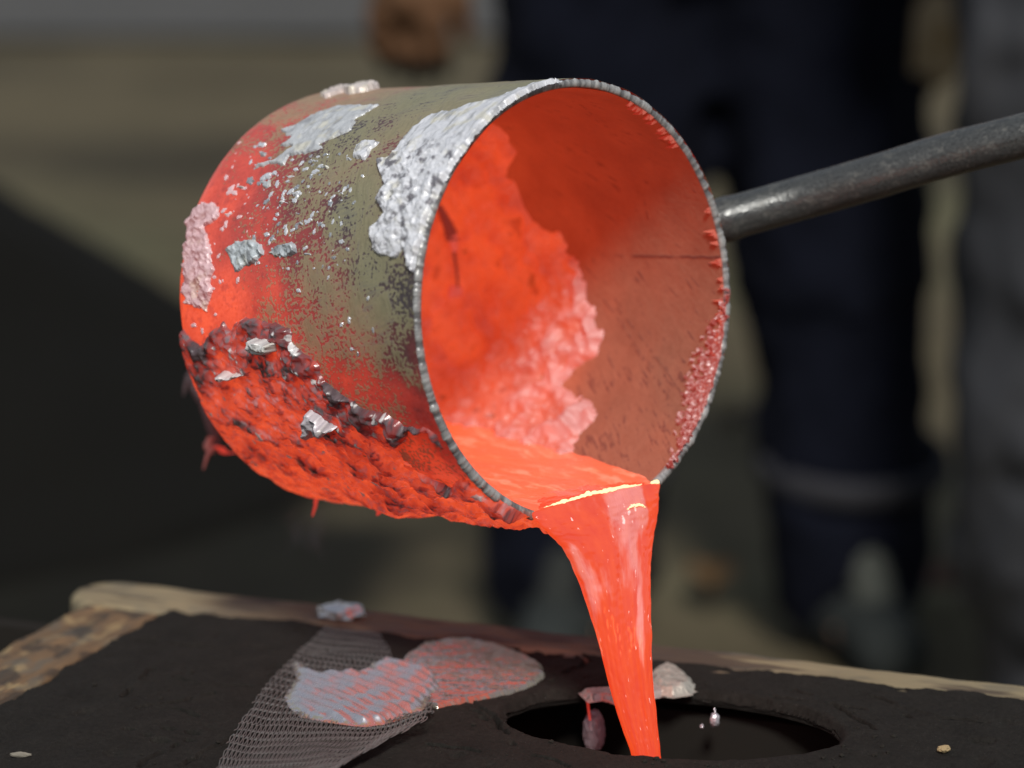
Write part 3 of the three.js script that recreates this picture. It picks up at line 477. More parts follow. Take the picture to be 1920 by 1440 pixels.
{ // small flakes scattered over the wall
  const kinds = [];
  for (let k = 0; k < 6; k++) {
    const n = 11, P = [], I = []; const rr = Array.from({ length: n }, () => 0.55 + 0.75 * rnd());
    for (let l = 0; l < 2; l++) { P.push(0.1 * (rnd() - 0.5), l ? -0.15 : 0.32 + 0.2 * rnd(), 0); for (let i = 0; i < n; i++) { const a = i / n * 6.2832, r = rr[i] * (l ? 1 : 0.82); P.push(Math.cos(a) * r * 1.25, l ? -0.15 : 0.12 + 0.3 * rnd(), Math.sin(a) * r * 0.8); } }
    for (let i = 0; i < n; i++) { const j = (i + 1) % n, a = 1 + i, b = 1 + j, c = n + 2 + i, d = n + 2 + j; I.push(0, b, a, a, b, d, a, d, c); }
    const g = new THREE.BufferGeometry(); g.setAttribute('position', new THREE.Float32BufferAttribute(P, 3)); g.setIndex(I); kinds.push(g.toNonIndexed()); kinds[k].computeVertexNormals();
  }
  const pale = std([0.72, 0.74, 0.78], 0.36, { metalness: 0.4 }), grey = std([0.5, 0.52, 0.55], 0.32, { metalness: 0.6 }), warm = std([0.62, 0.5, 0.52], 0.55, { emissive: new THREE.Color(0.12, 0.01, 0.01) });
  const spots = [[470, 340, 3.2], [500, 332, 3.6], [515, 325, 2.6], [485, 345, 2], [432, 356, 3], [440, 362, 2.2], [424, 334, 2], [490, 272, 3], [478, 276, 2], [450, 268, 2], [520, 345, 2.2], [545, 360, 2.4], [556, 352, 2], [560, 366, 2.2], [552, 376, 2.6], [500, 378, 2.6], [508, 366, 2], [592, 322, 2.4], [584, 330, 1.8], [572, 318, 2], [566, 306, 2.2], [582, 304, 1.8], [600, 312, 1.8], [555, 318, 1.8], [620, 380, 2.4], [624, 370, 1.6], [646, 355, 2.2], [652, 350, 1.4], [586, 404, 2.2], [582, 412, 1.6], [556, 426, 1.8], [548, 432, 1.5], [520, 402, 1.8], [522, 420, 1.6], [536, 434, 2], [500, 440, 2], [510, 446, 1.8], [572, 466, 1.6], [540, 504, 1.6], [600, 420, 1.8], [606, 424, 1.6], [420, 395, 2], [430, 402, 1.8], [424, 420, 2], [418, 430, 1.8], [410, 480, 1.8], [402, 520, 1.6], [446, 526, 1.8], [380, 620, 1.8], [364, 610, 2], [404, 590, 1.6], [606, 500, 1.3], [616, 520, 1.3], [560, 545, 1.6], [700, 620, 1.4], [655, 600, 1.6], [660, 655, 2], [672, 664, 1.6], [640, 610, 1.4], [690, 560, 1.2], [620, 440, 1.4], [532, 296, 1.8], [548, 300, 1.6], [610, 290, 1.6], [470, 304, 1.6], [680, 330, 1.2], [664, 380, 1.3], [640, 420, 1.3], [578, 350, 1.6], [568, 340, 1.4], [540, 340, 1.5], [530, 372, 1.5], [618, 345, 1.2], [600, 360, 1.2], [480, 470, 2], [514, 470, 2]];
  for (let i = 0; i < 110; i++) spots.push([430 + rnd() * 230, 285 + rnd() * 220, 0.5 + rnd() * rnd() * 1.7]);
  for (let i = 0; i < 26; i++) spots.push([350 + rnd() * 70, 400 + rnd() * 190, 0.6 + rnd() * 0.9]);
  spots.forEach(([x, y, r], i) => {
    const [a, q] = outer(x, y), n = potNormal(a, q), f = mesh('flake', kinds[i % 6], x < 470 ? warm : i % 3 ? pale : grey, pot);
    f.position.copy(onPot(a, q, 0.0001)); f.quaternion.setFromUnitVectors(V(0, 1, 0), n).multiply(new THREE.Quaternion().setFromAxisAngle(V(0, 1, 0), rnd() * 6.28)); f.scale.setScalar(r * 0.00078); f.scale.y *= 0.75;
  });
}
// torn spikes that hang from the crust, and burrs inside the rim
const spikeMat = std([0.24, 0.17, 0.16], 0.5, { emissive: new THREE.Color(0.12, 0.012, 0.008) });
function spike(pts, r0, r1, mat = spikeMat, name = 'slag_spike') { // pts: world points, flattened ragged blade
  const c = new THREE.CatmullRomCurve3(pts), n = 14, P = [], I = [], m = 7;
  for (let j = 0; j <= n; j++) { const t = j / n, p = c.getPoint(t), r = lerp(r0, r1, Math.pow(t, 0.8)); for (let i = 0; i < m; i++) { const a = i / m * 6.2832, k = r * (1 + 0.35 * noise(i * 1.7, t * 6, r0 * 900)); P.push(p.x + Math.cos(a) * k, p.y + 0.15 * k * Math.sin(a * 2), p.z + Math.sin(a) * k * 0.6); } }
  for (let j = 0; j < n; j++) for (let i = 0; i < m; i++) { const a = j * m + i, b = j * m + (i + 1) % m, d = a + m, e = b + m; I.push(a, e, b, a, d, e); }
  const g = new THREE.BufferGeometry(); g.setAttribute('position', new THREE.Float32BufferAttribute(P, 3)); g.setIndex(I); g.computeVertexNormals(); return mesh(name, g, mat, pot);
}
{
  const dOf = (px, py) => { const d = ray(px, py).normalize(), o = V().subVectors(EYE, PC), du = d.dot(PU), ds = d.dot(PS), b = du * o.dot(PU) + ds * o.dot(PS), a = du * du + ds * ds; return (-b / a) * ray(px, py).normalize().dot(V(0, -SP, -CP)); }; // depth of the limb
  const S = (l, r0, r1, m, n) => spike(l.map(([x, y]) => atDepth(x, y, dOf(l[0][0], l[0][1]))), r0, r1, m, n);
  const hot = std([0.2, 0.1, 0.09], 0.5, { emissive: new THREE.Color(0.5, 0.028, 0.014) }), dim = std([0.05, 0.045, 0.05], 0.5, { emissive: new THREE.Color(0.02, 0.002, 0.002) });
  S([[402, 835], [390, 852], [381, 880]], 0.0022, 0.0004); S([[410, 838], [425, 850], [450, 846]], 0.0028, 0.0012, hot); S([[395, 820], [388, 840], [400, 850]], 0.0024, 0.001, spikeMat);
  S([[594, 918], [592, 942], [586, 968]], 0.0016, 0.0004, hot); S([[590, 922], [606, 930], [625, 926]], 0.002, 0.0008, hot);
  S([[362, 690], [350, 715], [344, 742]], 0.0026, 0.0004, dim); S([[364, 700], [366, 730], [380, 756]], 0.0036, 0.0024, dim); S([[386, 765], [394, 795], [406, 832]], 0.0034, 0.0026, dim); S([[378, 745], [388, 775], [394, 805]], 0.0026, 0.002, dim);
  S([[705, 946], [712, 958], [708, 966]], 0.0026, 0.0008, hot); S([[800, 950], [812, 958], [818, 962]], 0.0024, 0.001, hot);
  // burrs: thin red points on the inner side of the rim
  const list = [];
  const burr = (px, py, len, wide) => {
    const h = hitCyl(px, py, RI, true), th = h.th; if (-h.s < -0.004) return; const s = Math.min(0, Math.max(h.s, -0.006));
    const at = (t, s2, rr) => V(PC.x, PC.y, PC.z).addScaledVector(PA, s2).addScaledVector(PU, Math.cos(t) * rr).addScaledVector(PS, Math.sin(t) * rr);
    const g = new THREE.BufferGeometry(), a = at(th - wide / R, s, RI + 0.0005), b = at(th + wide / R, s, RI + 0.0005), c = at(th + (rnd() - 0.5) * wide / R, s - len, RI - 0.0012), d = at(th, s - len * 0.3, RI - 0.002);
    g.setAttribute('position', new THREE.Float32BufferAttribute([a, b, d, b, c, d, c, a, d].flatMap((v) => [v.x, v.y, v.z]), 3)); g.computeVertexNormals(); list.push(g);
  };
  const rimAt = (th, len, wide) => { const p = V(PC.x, PC.y, PC.z).addScaledVector(PU, Math.cos(th) * RI).addScaledVector(PS, Math.sin(th) * RI); const v = p.clone().sub(EYE), d = v.dot(V(0, -SP, -CP)); burr(960 + FPX * v.x / d, 720 - FPX * v.dot(V(0, CP, -SP)) / d, len, wide); };
  for (let i = 0; i < 70; i++) { const k = rnd(), th = k < 0.35 ? lerp(0.42, 0.85, rnd()) : k < 0.5 ? lerp(1.2, 1.4, rnd()) : lerp(1.45, 2.35, rnd()); rimAt(th, 0.0012 + 0.007 * rnd() ** 2, 0.0007 + 0.0012 * rnd()); }
  const b = mesh('rim_burr', mergeGeometries(list), std([0.4, 0.14, 0.1], 0.5, { side: THREE.DoubleSide, emissive: new THREE.Color(0.22, 0.014, 0.008) }), pot); b.userData = { kind: 'stuff', label: 'thin red burrs inside the rim' };
}
// dross sticking to the lower far side of the rim
{
  const geo = gridGeo(260, 40, (i, j) => {
    const th = lerp(1.62, 2.62, i), a = j, s = lerp(0.003, -0.013 * Math.sin(Math.PI * clamp(i * 1.05)) - 0.003, a), c = Math.cos(th) * 100, d = Math.sin(th) * 100, n = fbm(c / 3, d / 3, s * 400, 4), f = fbm(c / 1.2, d / 1.2, s * 800, 3);
    const k = sstep(0.0, 0.25, n + 0.55 * Math.sin(Math.PI * i) - 0.85 * a + 0.2), rr = RI - 0.0006 - k * (0.0011 + 0.0018 * n + 0.0002 * f) + (1 - k) * 0.002;
    const w = sstep(0.0, 0.4, f + 0.2 * n);
    return { p: V(PC.x, PC.y, PC.z).addScaledVector(PA, s).addScaledVector(PU, Math.cos(th) * rr).addScaledVector(PS, Math.sin(th) * rr), uv: [i, j], c: [lerp(0.22, 0.62, w), lerp(0.11, 0.6, w), lerp(0.1, 0.6, w)], in: k > 0.05 };
  }, true);
  mesh('rim_dross', geo, new THREE.MeshStandardMaterial({ vertexColors: true, roughness: 0.35, metalness: 0.2, emissive: new THREE.Color(0.2, 0.012, 0.008) }), pot).userData.label = 'silvery and red dross inside the lower rim';
}
// slag crust inside, on the floor and the far wall
{
  const E = [[780, 300], [850, 250], [905, 225], [945, 240], [975, 285], [955, 325], [985, 372], [1010, 420], [1050, 442], [1085, 490], [1108, 530], [1112, 580], [1138, 620], [1128, 668], [1085, 690], [1060, 720], [1120, 780], [1160, 840], [1000, 960]].map(([x, y]) => inner(x, y));
  const poly = E; const seen = new Set();
  const cen = inner(860, 600);
  // work in the pot's own cross-section: crust where the photograph shows it, plus all the hidden near side of the floor
  const inside = (x, q) => { // signed distance by the outline on the far wall, open towards the floor
    let best = 1e9; for (let i = 1; i < E.length; i++) { const [ax, ay] = E[i - 1], [bx, by] = E[i]; const ex = bx - ax, ey = by - ay, wx = x - ax, wy = q - ay, t = clamp((wx * ex + wy * ey) / (ex * ex + ey * ey + 1e-12)); const d = (wx - ex * t) ** 2 + (wy - ey * t) ** 2; best = Math.min(best, d); }
    let lim = 0; // the crust begins deeper than the outline at that angle
    const P = E.slice(2, 17); let qa = P[0][1]; if (x <= P[0][0]) qa = P[0][1]; else if (x >= P[P.length - 1][0]) qa = P[P.length - 1][1]; else { let q0 = 1e9; for (let i = 1; i < P.length; i++) { const lo = Math.min(P[i - 1][0], P[i][0]), hi = Math.max(P[i - 1][0], P[i][0]); if (x >= lo && x <= hi) { const t = (x - P[i - 1][0]) / (P[i][0] - P[i - 1][0] + 1e-9); q0 = Math.min(q0, lerp(P[i - 1][1], P[i][1], t)); } } qa = q0 < 1e8 ? q0 : qa; }
    return (q - qa) * 0.8;
  };
  const info = (x, q) => {
    const p = inPot(x, Math.min(q, QIT - 0.0005), 0), X = p.x * 1000, Y = p.y * 1000, Z = p.z * 1000, w = 0.007 * fbm(X / 10, Y / 10, Z / 10, 3);
    return { sd: inside(x + w, q + w), lump: fbm(X / 15, Y / 15, Z / 15, 3), fine: fbm(X / 4.5, Y / 4.5, Z / 4.5, 3), rg: ridge(X / 12, Y / 12, Z / 12, 2), big: fbm(X / 28 + 5, Y / 28, Z / 28, 3) };
  };
  const box = [XI0, XI1, 0.02, QIT];
  const geo = gridGeo(720, 300, (i, j) => {
    const x = lerp(box[0], box[1], i), q = lerp(box[2], box[3], j), k = info(i === 1 ? box[0] : x, q), e = sstep(-0.0005, 0.005, k.sd);
    return { p: inPot(x, q, e * (0.0026 + 0.0075 * (k.lump + 0.2) + 0.001 * k.fine + 0.005 * (k.rg - 0.5)) * (0.5 + 0.5 * sstep(0, 0.015, k.sd)) - 0.0015 * (1 - e)), uv: [i, j], in: k.sd > -0.002 };
  }, true);
  const m = maps(1024, 640, (u, v, o) => {
    const x = lerp(box[0], box[1], u), q = lerp(box[2], box[3], v), k = info(x, q);
    const pink = sstep(-0.05, 0.35, k.fine * 0.5 + k.lump * 0.7 + 0.55 * Math.exp(-Math.max(0, k.sd) / 0.012) + 0.02), dk = sstep(0.3, 0.55, -k.lump * 0.8 + 0.4 * k.big + 0.25 * k.fine);
    const a = [0.24, 0.14, 0.125], b = [0.36, 0.26, 0.26];
    for (let c = 0; c < 3; c++) o.c[c] = lerp(lerp(a[c], b[c], pink), 0.06, dk * 0.7);
    heat(clamp(0.88 + 0.3 * k.big - 0.18 * k.lump - 0.1 * pink - 0.25 * dk + 0.1 * k.fine), o.e); o.r = 0.5 + 0.2 * k.fine; o.h = 0.5 + 0.3 * k.fine;
  }, 'cerh');
  mesh('glowing_slag_lining', geo, new THREE.MeshStandardMaterial({ map: m.c, emissiveMap: m.e, emissive: 0xffffff, emissiveIntensity: 0.62, roughnessMap: m.r, roughness: 1, bumpMap: m.h, bumpScale: 0.0006, side: THREE.DoubleSide }), pot).userData.label = 'red hot slag with pinkish lumps inside the pot';
}
// cooled drips hanging inside, in front of the glowing lining
{
  const at = (px, py, h) => { const [x, q] = inner(px, py); return inPot(x, q, h); };
  const brown = std([0.2, 0.12, 0.11], 0.6, { emissive: new THREE.Color(0.1, 0.007, 0.005) }), pale = std([0.6, 0.46, 0.46], 0.5, { emissive: new THREE.Color(0.3, 0.02, 0.012) });
  const drip = (l, h, r0, r1, m) => spike(l.map(([x, y]) => at(x, y, h)), r0, r1, m, 'slag_drip');
  drip([[856, 322], [862, 352], [866, 392], [869, 424]], 0.012, 0.0014, 0.0038, brown); drip([[869, 410], [870, 430], [872, 452]], 0.012, 0.0036, 0.0014, pale);
  drip([[872, 446], [874, 485], [870, 535]], 0.011, 0.001, 0.0007, brown); drip([[872, 532], [890, 536], [912, 545], [930, 556]], 0.009, 0.0028, 0.0044, pale);
}
// rod handle
{
  const p0 = atDepth(1318, 424, 1.262), p1 = atDepth(1500, 372, 1.262), p2 = atDepth(1640, 332, 1.25), p3 = atDepth(1760, 295, 1.24), p4 = atDepth(1920, 254, 1.225), p5 = atDepth(2700, 40, 1.16);
  const curve = new THREE.CatmullRomCurve3([p0, p1, p2, p3, p4, p5]), L = curve.getLength(), fr = curve.computeFrenetFrames(320);
  const geo = gridGeo(320, 48, (i, j) => {
    const p = curve.getPointAt(i), k = Math.min(320, Math.round(i * 320)), a = j * 2 * Math.PI, l = i * L, c = Math.cos(a), s = Math.sin(a);
    const r = 0.0106 + 0.0002 * fbm(l * 60, c * 1.5, s * 1.5, 3) + 0.00012 * fbm(l * 300, c * 5, s * 5, 2) + 0.0006 * Math.exp(-((l - 0.012) ** 2) / 2e-5);
    return { p: p.clone().addScaledVector(fr.normals[k], c * r).addScaledVector(fr.binormals[k], s * r), uv: [l / 0.2, j] };
  });
  const m = maps(1024, 256, (u, v, o) => {
    const a = v * 6.2832, c = Math.cos(a), s = Math.sin(a), n = fbm(u * 24, c * 2.2, s * 2.2, 4), f = fbm(u * 120, c * 8, s * 8, 3), sc = sstep(0.1, 0.4, n + 0.4 * f), st = fbm(u * 10, c * 7, s * 7, 3);
    const k = 1 + 0.4 * f + 0.3 * st; o.c[0] = lerp(0.07, 0.1, sc) * k; o.c[1] = lerp(0.074, 0.102, sc) * k; o.c[2] = lerp(0.073, 0.096, sc) * k; o.r = clamp(0.36 + 0.22 * n + 0.15 * f, 0.2, 0.9); o.h = 0.5 + 0.25 * f + 0.2 * n; o.m = 0.35;
  }, 'crh', THREE.RepeatWrapping);
  mesh('rod_handle', geo, new THREE.MeshStandardMaterial({ map: m.c, roughnessMap: m.r, roughness: 1, metalness: 0.3, bumpMap: m.h, bumpScale: 0.0005, side: THREE.DoubleSide }), pot).userData.label = 'dark grey round steel rod handle';
}

// ---------------------------------------------------------------- molten metal: pool and falling stream
const molten = thing('molten_metal', 'glowing orange molten metal pooled in the pot and streaming into the mould', 'molten metal');
const K0 = -0.0874, poolK = (s) => K0 - s * PA.y / PU.y; // height of the level pool across the axis
const poolPt = (s, t, dy = 0) => { const k = poolK(s), w = Math.sqrt(Math.max(1e-6, (RI + 0.0002) ** 2 - k * k)); return V(PC.x, PC.y + dy, PC.z).addScaledVector(PA, s).addScaledVector(PU, k).addScaledVector(PS, t * w); };
const moltenMat = (m, i, extra = {}) => new THREE.MeshStandardMaterial({ map: m.c, emissiveMap: m.e, emissive: 0xffffff, emissiveIntensity: i, roughnessMap: m.r, roughness: 1, bumpMap: m.h, bumpScale: 0.0006, ...extra });
{
  const geo = gridGeo(120, 160, (i, j) => { const s = lerp(-LI, 0.001, j), t = i * 2 - 1, p = poolPt(s, t); p.y += 0.0007 * fbm(p.x * 60, p.z * 90, 4, 3) - 0.0006 * sstep(-0.01, 0, s); return { p, uv: [i, j] }; });
  const m = maps(512, 640, (u, v, o) => {
    const n = fbm(u * 7, v * 9, 3, 4), w = fbm(u * 16 + 2 * n, v * 5, 8, 4), f = fbm(u * 50, v * 40, 5, 3), skin = sstep(0.0, 0.5, w + 0.3 * f) * 0.7 + 0.2, pale = sstep(0.25, 0.42, fbm(u * 26, v * 7 + n, 19, 3));
    for (let c = 0; c < 3; c++) o.c[c] = lerp(0.05, [0.42, 0.3, 0.28][c], skin * 0.8 + 0.2 * pale);
    o.e[0] = 1; o.e[1] = 0.085 + 0.06 * skin + 0.02 * n + 0.12 * pale * 0.6; o.e[2] = 0.012 + 0.022 * skin + 0.05 * pale * 0.6; o.r = 0.3 + 0.15 * f + 0.2 * skin; o.h = 0.5 + 0.3 * w + 0.1 * f;
  }, 'cerh');
  mesh('glowing_pool', geo, moltenMat(m, 1.0, { side: THREE.DoubleSide }), molten);
}
{
  // left and right edges of the falling stream, read from the photograph, on depths that run from the lip to the hole
  const lipL = poolPt(0.004, -1.02), lipR = poolPt(0.004, 1.02), zEnd = -1.1235;
  const rows = [[978, 1006, 934, 1233], [996, 1026, 962, 1231], [1016, 1047, 1000, 1224], [1042, 1067, 1036, 1219], [1080, 1083, 1080, 1217], [1120, 1097, 1120, 1218], [1170, 1112, 1170, 1221], [1220, 1126, 1220, 1222], [1270, 1138, 1270, 1224], [1320, 1152, 1320, 1229], [1370, 1168, 1370, 1234], [1405, 1181, 1405, 1238], [1440, 1188, 1440, 1241], [1500, 1196, 1500, 1246]];
  const secs = [];
  for (const [s, dy, th] of [[-0.02, -0.0042, 0.004], [-0.01, -0.0036, 0.004], [-0.002, -0.003, 0.0038], [0.004, -0.0033, 0.0042]]) secs.push({ L: poolPt(s, -1.0, dy), R: poolPt(s, 1.0, dy), n: V(0, 1, 0), h: th });
  secs[3].n = V(0.12, 0.95, 0.2).normalize(); secs.push({ L: atZ(998, 962, lipL.z + 0.003), R: atZ(1237, 910, lipR.z + 0.003), n: V(0.3, 0.7, 0.6).normalize(), h: 0.0042 });
  rows.forEach(([yl, l, yr, r], i) => {
    const t = i / (rows.length - 1), k = sstep(0, 0.55, t), zl = lerp(lipL.z + 0.006, zEnd, k), zr = lerp(lipR.z + 0.006, zEnd, k);
    secs.push({ L: atZ(l, yl, zl), R: atZ(r, yr, zr), n: null, h: lerp(0.0052, 0.0066, sstep(0, 0.6, t)) });
  });
  for (let i = 0; i < secs.length; i++) { const s = secs[i]; s.c = s.L.clone().add(s.R).multiplyScalar(0.5); s.w = s.R.clone().sub(s.L).multiplyScalar(0.5); }
  for (let i = 0; i < secs.length; i++) { const s = secs[i]; if (!s.n) { const t = secs[Math.min(i + 1, secs.length - 1)].c.clone().sub(secs[i - 1].c).normalize(); s.n = t.clone().cross(s.w).normalize(); if (s.n.z < 0) s.n.negate(); } }
  const cC = new THREE.CatmullRomCurve3(secs.map((s) => s.c)), cW = new THREE.CatmullRomCurve3(secs.map((s) => s.w)), cN = new THREE.CatmullRomCurve3(secs.map((s) => s.n));
  const at = (t) => ({ c: cC.getPoint(t), w: cW.getPoint(t), n: cN.getPoint(t).normalize(), h: (() => { const f = t * (secs.length - 1), i = Math.min(secs.length - 2, f | 0); return lerp(secs[i].h, secs[i + 1].h, f - i); })() });
  const geo = gridGeo(160, 420, (i, j) => {
    const s = at(j), a = i * 2 * Math.PI, c = Math.cos(a), d = Math.sin(a), k = sstep(0.12, 0.3, j);
    const cx = i === 1 ? 1 : c, flute = k * (0.24 * noise(cx * 2.2 + 0.5 * j, j * 2.2, 3) + 0.07 * noise(cx * 5, j * 3, 8)), edge = 0.025 * k * noise(j * 26, Math.sign(c), 2);
    const hh = s.h * Math.sign(d) * Math.pow(Math.abs(d), 0.8) * (1 + 1.4 * flute * Math.abs(d)) + 0.0003 * noise(j * 60, c * 8, d * 3);
    return { p: s.c.clone().addScaledVector(s.w, c * (1 + edge)).addScaledVector(s.n, hh), uv: [i, j] };
  });
  const m = maps(768, 1024, (u, v, o) => { // u round the stream (0 far edge, 0.25 front), v down it
    const a = u * 6.2832, c = Math.cos(a), d = Math.sin(a), x = c; // x -1 left .. 1 right
    const flow = fbm(x * 1.7 + 0.4 * noise(v * 3, x, 2), v * 3.6, d * 0.6 + 1, 3), fine = fbm(x * 13, v * 11, d + 4, 3), tear = fbm(x * 6, v * 14, d + 9, 4);
    const top = sstep(0.42, 0.26, v), bandTop = sstep(0.2, 0.25, v) * sstep(0.5, 0.34, v);
    let skin = sstep(-0.02, 0.34, flow * 1.15 + 0.12 * fine + 0.25 * tear + 0.28 * bandTop * sstep(-0.5, 0.2, x) + 0.3 * Math.exp(-((x + 0.93) ** 2) / 0.006) + 0.22 * Math.exp(-((x - 0.42) ** 2) / 0.03) * sstep(0.75, 0.4, v) - 0.2 - 0.35 * Math.exp(-((x - 0.78) ** 2) / 0.012) - 0.14 * sstep(0.4, 0.8, v));
    if (v < 0.2) skin = sstep(0.0, 0.4, flow + 0.4 * fine) * 0.6;
    const white = sstep(0.5, 0.62, fbm(x * 16, v * 42, d + 2, 3) + 0.5 * fine + 0.3 * Math.exp(-((v - 0.33) ** 2) / 0.003) * Math.exp(-((x - 0.35) ** 2) / 0.06));
    for (let q = 0; q < 3; q++) o.c[q] = lerp(lerp(0.04, [0.36, 0.26, 0.28][q], skin * 0.8), 0.85, white * 0.8);
    o.e[0] = lerp(0.86, 0.62, skin) + 0.1 * tear; o.e[1] = 0.06 + 0.03 * tear + 0.012 * flow - 0.004 * skin; o.e[2] = 0.009 + 0.004 * skin;
    o.r = clamp(0.14 + 0.06 * fine + 0.14 * skin, 0.08, 0.7); o.h = 0.5 + 0.3 * flow + 0.12 * tear;
  }, 'cerh');
  mesh('glowing_stream', geo, moltenMat(m, 1.0, { bumpScale: 0.001, side: THREE.DoubleSide }), molten);
  // the hottest metal: bare bright line where the skin tears at the lip, and a small tear below it
  const hotMat = std([0.2, 0.15, 0.1], 0.4, { emissive: new THREE.Color(1.0, 0.78, 0.4), emissiveIntensity: 1.4 });
  const bead = (pts, rad, sd) => {
    const c = new THREE.CatmullRomCurve3(pts), n = 90;
    const g = gridGeo(n, 8, (i, j) => { const p = c.getPoint(i), t = c.getTangent(i), a = j * 6.2832, b = V(0, 1, 0).cross(t).normalize(), e = t.clone().cross(b), r = rad * Math.sin(Math.PI * clamp(i * 0.97 + 0.015)) ** 0.6 * Math.max(0.12, 1 + 0.7 * noise(i * 12, sd, 3) + 0.5 * noise(i * 40, sd, 7)); p.y += 0.0009 * noise(i * 9, sd, 1) + 0.0005 * noise(i * 34, sd, 5); return { p: p.addScaledVector(b, Math.cos(a) * r * 1.2).addScaledVector(e, Math.sin(a) * r), uv: [i, j] }; });
    mesh('glowing_tear', g, hotMat, molten).userData.label = 'yellow white line of bare hot metal';
  };
  const crest = (c, t) => { const q = at(t / (secs.length - 1)), d = Math.sqrt(Math.max(0, 1 - c * c)); return q.c.clone().addScaledVector(q.w, c).addScaledVector(q.n, q.h * Math.pow(d, 0.8) + 0.0007).add(V(0, 0.0006, 0)); };
  bead([-0.97, -0.8, -0.5, -0.2, 0.1, 0.4, 0.66].map((c, i) => crest(c, 3.35 + 0.12 * Math.sin(i * 2.1))), 0.0012, 4);
  bead([0.82, 0.9, 0.97].map((c) => crest(c, 3.35)), 0.0009, 9);
  bead([0.3, 0.42, 0.55, 0.66].map((c, i) => crest(c, 5.55 - 0.2 * Math.sin(i * 1.1))), 0.00045, 14);
}
// red light of the melt on what stands round it: one lamp in front of the mouth, one beside the stream
for (const [p, i] of [[V(PC.x, PC.y, PC.z).addScaledVector(PA, 0.112), 0.003], [V(0.05, 0.645, -1.095), 0.002]]) { const l = new THREE.PointLight(new THREE.Color(1, 0.16, 0.05), i, 0, 2); l.name = 'melt_glow'; l.position.copy(p); l.castShadow = true; l.shadow.radius = 0.4; scene.add(l); }

// ---------------------------------------------------------------- spilled metal on the mould
// sheet of metal lying on the sand: outline in photo pixels at the mould's level
function puddle(name, parent, pts, o) {
  const poly = pts.map(([x, y]) => toUV(plane(x, y, YM + (o.lift ?? 0.002)))), [ua, ub, va, vb] = boxOf(poly, 0.002), cell = o.cell ?? 0.0005, nu = Math.ceil((ub - ua) / cell), nv = Math.ceil((vb - va) / cell), k = o.seed || 0;
  const info = (u, v) => { const w = (o.warp ?? 0.0012) * fbm(u * 220, v * 220, k, 3); return { sd: sdPoly(u + w, v - w, poly), lump: fbm(u * 90, v * 90, k + 3, o.oct ?? 4), fine: fbm(u * 420, v * 420, k + 6, 3), rib: o.rib ? o.rib(u, v) : 0 }; };
  const geo = gridGeo(nu, nv, (i, j) => { const u = lerp(ua, ub, i), v = lerp(va, vb, 1 - j), s = info(u, v), e = sstep(-0.0002, o.edge ?? 0.003, s.sd); return { p: fromUV(u, v, YM + (o.lift ?? 0.0015) + (o.bend ? o.bend(u, v) : 0) + e * ((o.thick ?? 0.003) + (o.lump ?? 0.0012) * s.lump + (o.fineH ?? 0.00015) * s.fine + (o.ribH ?? 0.0007) * s.rib) - (1 - e) * 0.0015), uv: [i, 1 - j], in: s.sd > -0.0003 }; }, true);
  const m = maps(o.tex ?? 512, o.tex ?? 512, (i, j, r) => { const u = lerp(ua, ub, i), v = lerp(va, vb, j); o.paint(u, v, info(u, v), r, i, j); }, 'cerh');
  const q = mesh(name, geo, new THREE.MeshStandardMaterial({ map: m.c, emissiveMap: m.e, emissive: 0xffffff, emissiveIntensity: o.glow ?? 1, roughnessMap: m.r, metalnessMap: m.r, roughness: 1, metalness: o.metal ?? 0.4, bumpMap: m.h, bumpScale: 0.0005, side: THREE.DoubleSide }), parent);
  return q;
}
const spill = thing('metal_spill', 'silvery wrinkled spill of metal with a reddish lobe, lying on mesh', 'metal spill');
